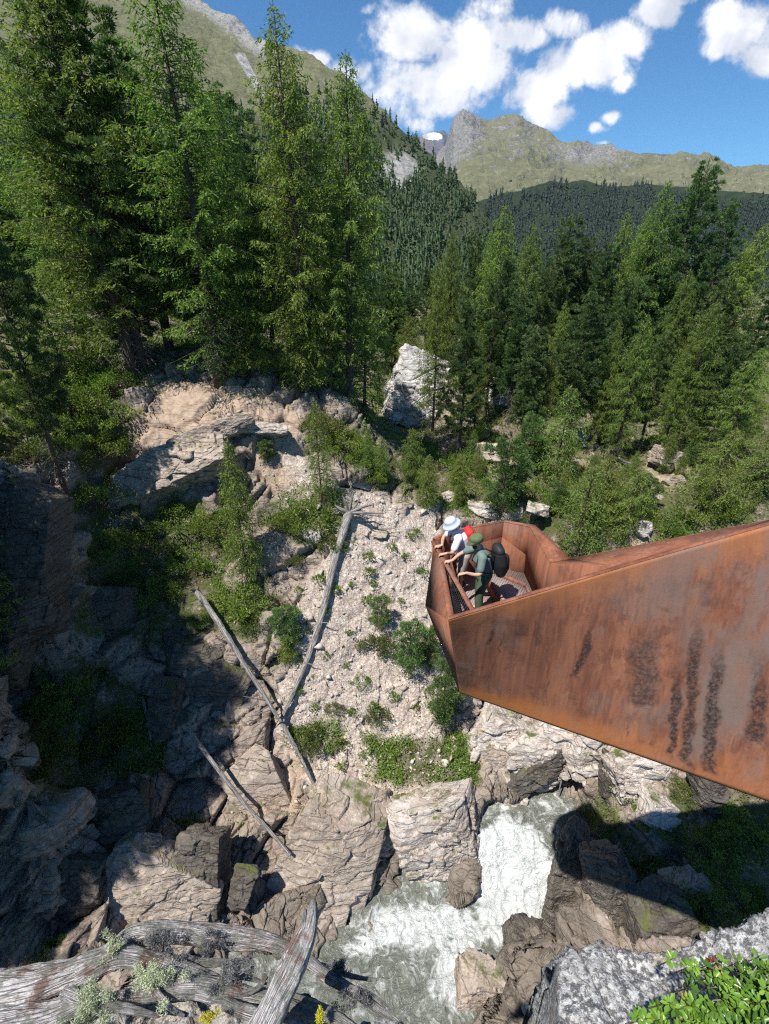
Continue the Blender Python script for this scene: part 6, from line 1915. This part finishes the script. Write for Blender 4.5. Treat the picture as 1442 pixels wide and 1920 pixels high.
# handrail and wire net
Ra = Pz(889, 1149, -5.08); Rb = Pz(832, 1050, -5.08); Rb = Ra + (Rb - Ra) * 1.45
hr = MB()
dirr = (Rb - Ra).normalized(); sd_ = dirr.cross(V3(0, 0, 1)).normalized()
for w_, z0 in ((.04, 0),):
    pts = [Ra - sd_ * w_, Ra + sd_ * w_, Rb + sd_ * w_, Rb - sd_ * w_]
    hr.plate([L_(p + V3(0, 0, z0)) for p in pts], .03)
rail = hr.build('handrail', MAT['rust'], plat)
for t in (.03, .5, .97):
    po = MB()
    p = Ra.lerp(Rb, t); po.box(L_(V3(p.x, p.y, (p.z + FZ) / 2 - .02)), (.05, .012, p.z - FZ - .06))
    po.build('rail_post', MAT['rust'], plat)
nt = MB()
Oa = A + V3(.10, .12, -.04); Ob = B + V3(.09, -.1, -.04)
Na, Nb = Ra + V3(0, .03, -.04), Rb + V3(0, 0, -.04)
m1, m2 = 34, 7
def nete(s, t):
    p = Oa.lerp(Ob, s).lerp(Na.lerp(Nb, s), t); return p + V3(0, 0, -.10 * math.sin(math.pi * t))
for i in range(m1 + 1):
    for kk in (1, -1):
        pts = []
        for j in range(m2 * 2 + 1):
            t = j / (m2 * 2); s = i / m1 + kk * (t - .5) * .13
            if 0 <= s <= 1: pts.append(L_(nete(s, t)))
        if len(pts) > 1: nt.tube(pts, .0034, 3, cap=False)
MAT['wire'] = plain('dark_wire', (0.06, 0.055, 0.05), .5, .5, .6)
nt.build('wire_net', MAT['wire'], plat)
kb = MB(); kb.plate([L_(A + V3(.02, .02, .006)), L_(Ra + V3(-.02, -.05, .006)), L_(Ra + V3(-.02, .03, .006)), L_(A + V3(.1, .11, .006))], .03)
kb.build('rail_bracket', MAT['rust'], plat)

# ------------------------------------------------------------------ people
MAT['skin'] = plain('hiker_skin', (0.52, 0.31, 0.21), .6, .3, 0, .06)  # one even skin colour for both hikers
MAT['olive'] = plain('olive_green_shirt_cloth', (0.15, 0.20, 0.175), .9, .1, 0, .15, 14)
MAT['trouser'] = plain('dark_olive_trouser_cloth', (0.09, 0.13, 0.085), .9, .1, 0, .15, 14)
MAT['capgreen'] = plain('green_cap_cloth', (0.11, 0.14, 0.07), .9, .1, 0, .2, 20)
MAT['black'] = plain('black_nylon', (0.018, 0.019, 0.021), .6, .3, 0, .3, 12)
MAT['white'] = plain('white_cotton', (0.72, 0.72, 0.76), .9, .1, 0, .05)
MAT['khaki'] = plain('khaki_cotton', (0.42, 0.36, 0.30), .9, .1, 0, .1)
MAT['hatblue'] = plain('pale_blue_sun_hat_cotton', (0.48, 0.52, 0.58), .9, .1, 0, .1)
MAT['red'] = plain('red_nylon', (0.62, 0.03, 0.025), .6, .3, 0, .1)
MAT['orange'] = plain('orange_nylon', (0.75, 0.20, 0.05), .6, .3, 0, .1)
MAT['maroon'] = plain('maroon_strap', (0.12, 0.03, 0.06), .7, .3)
MAT['beard'] = plain('brown_beard', (0.07, 0.04, 0.025), .9, .1)
MAT['metal'] = plain('grey_metal', (0.45, 0.45, 0.45), .35, .5, .8)

def skin_obj(name, chains, mat, parent, vox=.011, smooth=2):
    """continuous surface from overlapping tapered limbs, fused by a voxel remesh"""
    m = MB()
    for ch in chains:
        pts, rad = ch[0], ch[1]
        sq = ch[2] if len(ch) > 2 else None
        n = max(6, 5 * (len(pts) - 1) + 1)
        pth, t = smooth_path(pts, n)
        r = np.interp(t / t[-1], np.linspace(0, 1, len(rad)), rad)
        # round ends
        tg0 = pth[0] - pth[1]; tg0 /= np.linalg.norm(tg0); tg1 = pth[-1] - pth[-2]; tg1 /= np.linalg.norm(tg1)
        pth = np.concatenate([[pth[0] + tg0 * r[0] * .85, pth[0] + tg0 * r[0] * .5], pth, [pth[-1] + tg1 * r[-1] * .5, pth[-1] + tg1 * r[-1] * .85]])
        r = np.concatenate([[r[0] * .45, r[0] * .83], r, [r[-1] * .83, r[-1] * .45]])
        m.tube(pth, r, 14, squash=sq)
    tmp = m.build(name + '_tmp', None)
    md = tmp.modifiers.new('r', 'REMESH'); md.mode = 'VOXEL'; md.voxel_size = vox
    ms = tmp.modifiers.new('s', 'SMOOTH'); ms.iterations = smooth; ms.factor = .5
    dg = bpy.context.evaluated_depsgraph_get()
    me = bpy.data.meshes.new_from_object(tmp.evaluated_get(dg))
    bpy.data.objects.remove(tmp)
    me.name = name
    me.polygons.foreach_set('use_smooth', np.ones(len(me.polygons), bool))
    me.materials.clear(); me.materials.append(mat)
    o = bpy.data.objects.new(name, me); C.objects.link(o); o.parent = parent
    return o

def person(loc, label, J, shirt, trousers, shorts, hat, hatmat, pack_unused=None, beard=False):
    """J: joints in metres from the point between the feet, facing -x"""
    root = empty('person', loc, label, 'person')
    g = {k_: np.array(v) for k_, v in J.items()}
    hd = g['head']
    fwd = np.array(J.get('look', (-.95, -.15, -.25))); fwd = fwd / np.linalg.norm(fwd)
    side = np.cross(fwd, [0, 0, 1]); side /= np.linalg.norm(side); upv = np.cross(side, fwd)
    ch = []
    ch.append(([g['neck'] - [0, 0, .05], hd - upv * .04], [.058, .055]))
    # skull, jaw, nose, ears
    ch.append(([hd + upv * .045 + fwd * .01 - fwd * .02, hd + upv * .03 + fwd * .025], [.088, .082]))
    ch.append(([hd - upv * .02 + fwd * .015, hd - upv * .075 + fwd * .045], [.072, .042]))
    ch.append(([hd + upv * .02 + fwd * .098, hd - upv * .018 + fwd * .115], [.010, .015]))
    for s in (1, -1):
        ch.append(([hd + side * s * .083 + upv * .02, hd + side * s * .083 - upv * .02], [.012, .009]))
    for s, sd in (('L', -1), ('R', 1)):
        sh, el, wr, ha = g['sh' + s], g['el' + s], g['wr' + s], g['ha' + s]
        ch.append(([g['chest'] + [0, 0, .06], sh], [.06, .05]))
        ch.append(([sh, el, wr], [.050, .040, .027]))
        d = ha - wr; ln = np.linalg.norm(d); d = d / ln
        lat = np.cross(d, [0, 0, 1]); lat /= np.linalg.norm(lat)
        palm = wr + d * .05
        ch.append(([wr, palm, palm + d * .035], [.026, .034, .036], .6))
        for q, (ofs, fl) in enumerate([(-.030, .058), (-.010, .070), (.010, .066), (.029, .050)]):
            b = palm + d * .045 + lat * ofs
            ch.append(([b, b + d * fl * .55 + np.array([0, 0, .004]), b + d * fl * .8 + np.array([0, 0, -.030])], [.0105, .0095, .008]))
        th = palm - lat * .030 * sd
        ch.append(([palm - lat * .015 * sd, th + d * .015 - np.array([0, 0, .01]), th + d * .045 - np.array([0, 0, .025])], [.014, .012, .010]))
        hp, kn, an, to = g['hip' + s], g['kn' + s], g['an' + s], g['toe' + s]
        ch.append(([hp, kn, an], [.080, .055, .038]))
        ch.append(([an, to], [.04, .035]))
    ch.append(([g['pelvis'], g['chest'], g['neck'] - [0, 0, .06]], [.12, .135, .06]))
    skin_obj('body', ch, MAT['skin'], root, .009)
    # shirt
    c2 = [([g['pelvis'] + [0, 0, .0], g['belly'], g['chest'], g['neck'] - [0, 0, .045]], [.160, .158, .172, .085], )]
    c2.append(([g['shL'], g['shR']], [.085, .085]))
    for s in 'LR':
        a, b = g['sh' + s], g['el' + s]
        c2.append(([a, a + (b - a) * .72], [.078, .070]))
    skin_obj('shirt', c2, shirt, root, .012)
    c3 = [([g['pelvis'] + [0, 0, .04], g['pelvis'] - [0, 0, .08]], [.158, .165])]
    for s in 'LR':
        hp, kn, an = g['hip' + s], g['kn' + s], g['an' + s]
        if shorts:
            c3.append(([hp, hp + (kn - hp) * .9], [.105, .095]))
        else:
            c3.append(([hp, kn, an + (kn - an) * .10], [.108, .082, .078]))
    skin_obj('trousers' if not shorts else 'shorts', c3, trousers, root, .012)
    c4 = []
    for s in 'LR':
        c4.append(([g['an' + s] + [.03, 0, -.035], g['toe' + s] + [0, 0, -.01]], [.056, .048]))
        c4.append(([g['an' + s] + [0, 0, .05], g['an' + s] - [0, 0, .03]], [.055, .055]))
    skin_obj('boots', c4, MAT['black'], root, .011)
    if beard:
        skin_obj('beard', [([hd - upv * .045 + fwd * .055 + side * .035, hd - upv * .085 + fwd * .07, hd - upv * .045 + fwd * .055 - side * .035], [.03, .035, .03])], MAT['beard'], root, .008)
    else:
        skin_obj('hair', [([hd - fwd * .05 + side * .04 - upv * .01, hd - fwd * .06 - side * .04 - upv * .01], [.055, .055])], MAT['beard'], root, .01)
    sg = MB()
    for s in (1, -1):
        sg.tube([hd + upv * .022 + fwd * .100 + side * s * .012, hd + upv * .022 + fwd * .092 + side * s * .055], [.020, .018], 10, squash=.6)
        sg.tube([hd + upv * .022 + fwd * .088 + side * s * .06, hd + upv * .025 + side * s * .088], [.005, .004], 5)
    sg.build('sunglasses', MAT['black'], root)
    # hat
    hm = MB()
    n = 28; prof = hat
    rings = []
    for (r, z, fw_) in prof:
        ang = np.linspace(0, 2 * np.pi, n, endpoint=False)
        base = hd + upv * (.065 + z)
        f = 1 + fw_ * np.clip(np.cos(ang), 0, 1) ** 2
        rings.append(base + (np.cos(ang) * r * f * 1.08)[:, None] * fwd + (np.sin(ang) * r)[:, None] * side)
    v = np.concatenate(rings + [[hd + upv * (.065 + prof[-1][1] + .004)]])
    idx = np.arange(len(prof) * n).reshape(len(prof), n); nx = np.roll(idx, -1, axis=1)
    q = np.stack([idx[:-1], nx[:-1], nx[1:], idx[1:]], -1).reshape(-1, 4)
    t = [[idx[-1][i], nx[-1][i], len(prof) * n] for i in range(n)]
    hm.add(v, q, t)
    o = hm.build('hat', hatmat, root, smooth=True)
    md = o.modifiers.new('thickness', 'SOLIDIFY'); md.thickness = .006
    return root, g

FL = -6.19
def backpack(loc, M, label, body, top, size, seed, strap):
    root = empty('backpack', loc, label, 'backpack')
    w, d, h = size
    T = lambda p: tuple(np.array(M @ Vector(p)))
    b = skin_obj('pack_body', [([T((x, y * .9, -h / 2 + .06)), T((x, y, 0)), T((x, y * .8, h / 2 - .05))], [d * .40, d * .46, d * .38]) for x in (0.0,) for y in (-w * .30, 0, w * .30)], body, root, .014, 4)
    skin_obj('lid', [([T((0.0, -w * .25, h / 2)), T((-.01, 0, h / 2 + .02)), T((0.0, w * .25, h / 2))], [d * .36, d * .40, d * .36])], top, root, .014, 3)
    skin_obj('front_pocket', [([T((d * .42, 0, -h * .32)), T((d * .46, 0, h * .12))], [w * .26, w * .24])], MAT['orange'] if body == MAT['red'] else body, root, .014, 3)
    m = MB()
    for y in (-w * .27, w * .27):
        m.tube([T((-d * .42, y, h * .36)), T((-d * .75, y, h * .50)), T((-d * 1.62, y, h * .38)), T((-d * 1.78, y * 1.1, h * .10)), T((-d * 1.2, y * 1.3, -h * .22)), T((-d * .4, y * 1.1, -h * .34))], [.02] * 6, 6, squash=.5)
    m.build('shoulder_straps', strap, root)
    m = MB()
    for y in (-w * .36, w * .36):
        m.tube([T((d * .44, y, h * .42)), T((d * .50, y, 0)), T((d * .40, y, -h * .4))], [.007] * 3, 4)
    m.tube([T((d * .1, 0, h * .5 + d * .4)), T((d * .18, .04, h * .5 + d * .5)), T((d * .2, -.04, h * .5 + d * .42))], [.008] * 3, 4)
    m.build('compression_straps', strap, root)
    return root

# the hiker in olive green, nearer to the camera
p2 = V3(1.80, 7.50, FL)
ha = Pz(861, 1079, -5.05) - p2; hb = Pz(836, 1055, -5.05) - p2
J2 = dict(anL=(.02, -.12, .10), anR=(.06, .12, .10), toeL=(-.16, -.15, .05), toeR=(-.12, .14, .05), knL=(-.02, -.12, .52), knR=(.02, .12, .52), hipL=(.05, -.095, .92), hipR=(.05, .095, .92),
          pelvis=(.05, 0, 1.0), belly=(.03, 0, 1.14), chest=(-.02, 0, 1.32), neck=(-.07, 0, 1.52), head=(-.14, -.01, 1.645), shL=(-.05, -.20, 1.42), shR=(-.06, .20, 1.42),
          elL=(-.10, -.32, 1.17), elR=(-.34, .27, 1.24), wrL=tuple(ha + V3(.12, -.01, .06)), haL=tuple(ha + V3(-.02, 0, .02)), wrR=tuple(hb + V3(.12, 0, .05)), haR=tuple(hb + V3(-.02, 0, .02)), look=(-.9, -.35, -.28))
cap = [(.108, -.022, .75), (.108, -.005, .1), (.112, .02, 0), (.110, .06, 0), (.075, .083, 0), (.02, .09, 0)]
person(p2, 'bearded hiker in olive green shirt, trousers and cap, both hands on the rail', J2, MAT['olive'], MAT['trouser'], False, cap, MAT['capgreen'], beard=True)
backpack(p2 + V3(.30, .02, 1.22), Matrix.Rotation(-.12, 3, 'Y') @ Matrix.Rotation(.15, 3, 'Z'), 'black backpack worn by the hiker in olive green', MAT['black'], MAT['black'], (.36, .26, .50), 1, MAT['black'])
# the hiker in a white shirt, further along the rail
p1 = V3(1.52, 8.30, FL)
ha = Pz(826, 1042, -5.05) - p1; hb = Pz(818, 1027, -5.05) - p1
J1 = dict(anL=(.05, -.12, .10), anR=(.10, .12, .10), toeL=(-.13, -.15, .05), toeR=(-.08, .14, .05), knL=(.02, -.12, .50), knR=(.06, .12, .50), hipL=(.10, -.095, .90), hipR=(.10, .095, .90),
          pelvis=(.09, 0, .96), belly=(.05, 0, 1.09), chest=(-.03, 0, 1.25), neck=(-.11, 0, 1.44), head=(-.20, -.01, 1.545), shL=(-.09, -.20, 1.34), shR=(-.10, .20, 1.34),
          elL=(-.20, -.32, 1.12), elR=(-.30, .26, 1.14), wrL=tuple(ha + V3(.11, -.01, .06)), haL=tuple(ha + V3(-.03, 0, .02)), wrR=tuple(hb + V3(.11, 0, .06)), haR=tuple(hb + V3(-.03, 0, .02)), look=(-.88, -.25, -.45))
bucket = [(.175, -.045, .05), (.150, -.02, .05), (.108, .012, 0), (.108, .05, 0), (.098, .085, 0), (.06, .102, 0), (.02, .105, 0)]
person(p1, 'hiker in white shirt, khaki shorts and pale blue sun hat leaning on the rail', J1, MAT['white'], MAT['khaki'], True, bucket, MAT['hatblue'])
backpack(p1 + V3(.22, .05, 1.16), Matrix.Rotation(-.30, 3, 'Y'), 'red backpack with orange front worn by the hiker in the white shirt', MAT['red'], MAT['red'], (.32, .24, .44), 2, MAT['maroon'])

# ------------------------------------------------------------------ air
def build_haze():
    m = bpy.data.materials.new('haze_air'); m.use_nodes = True; m.node_tree.nodes.clear(); k = NT(m.node_tree)
    v = k.n('ShaderNodeVolumePrincipled'); k.set(v, 'Color', (0.80, 0.88, 1.0)); k.set(v, 'Density', 0.000022); k.set(v, 'Anisotropy', 0.0)
    o = k.n('ShaderNodeOutputMaterial'); k.t.links.new(v.outputs[0], o.inputs[1])
    b = MB(); b.box((500, 2900, 480), (9000, 7400, 1100.0 + 80))
    ob = b.build('haze', m); tag(ob, kind='stuff')
build_haze()
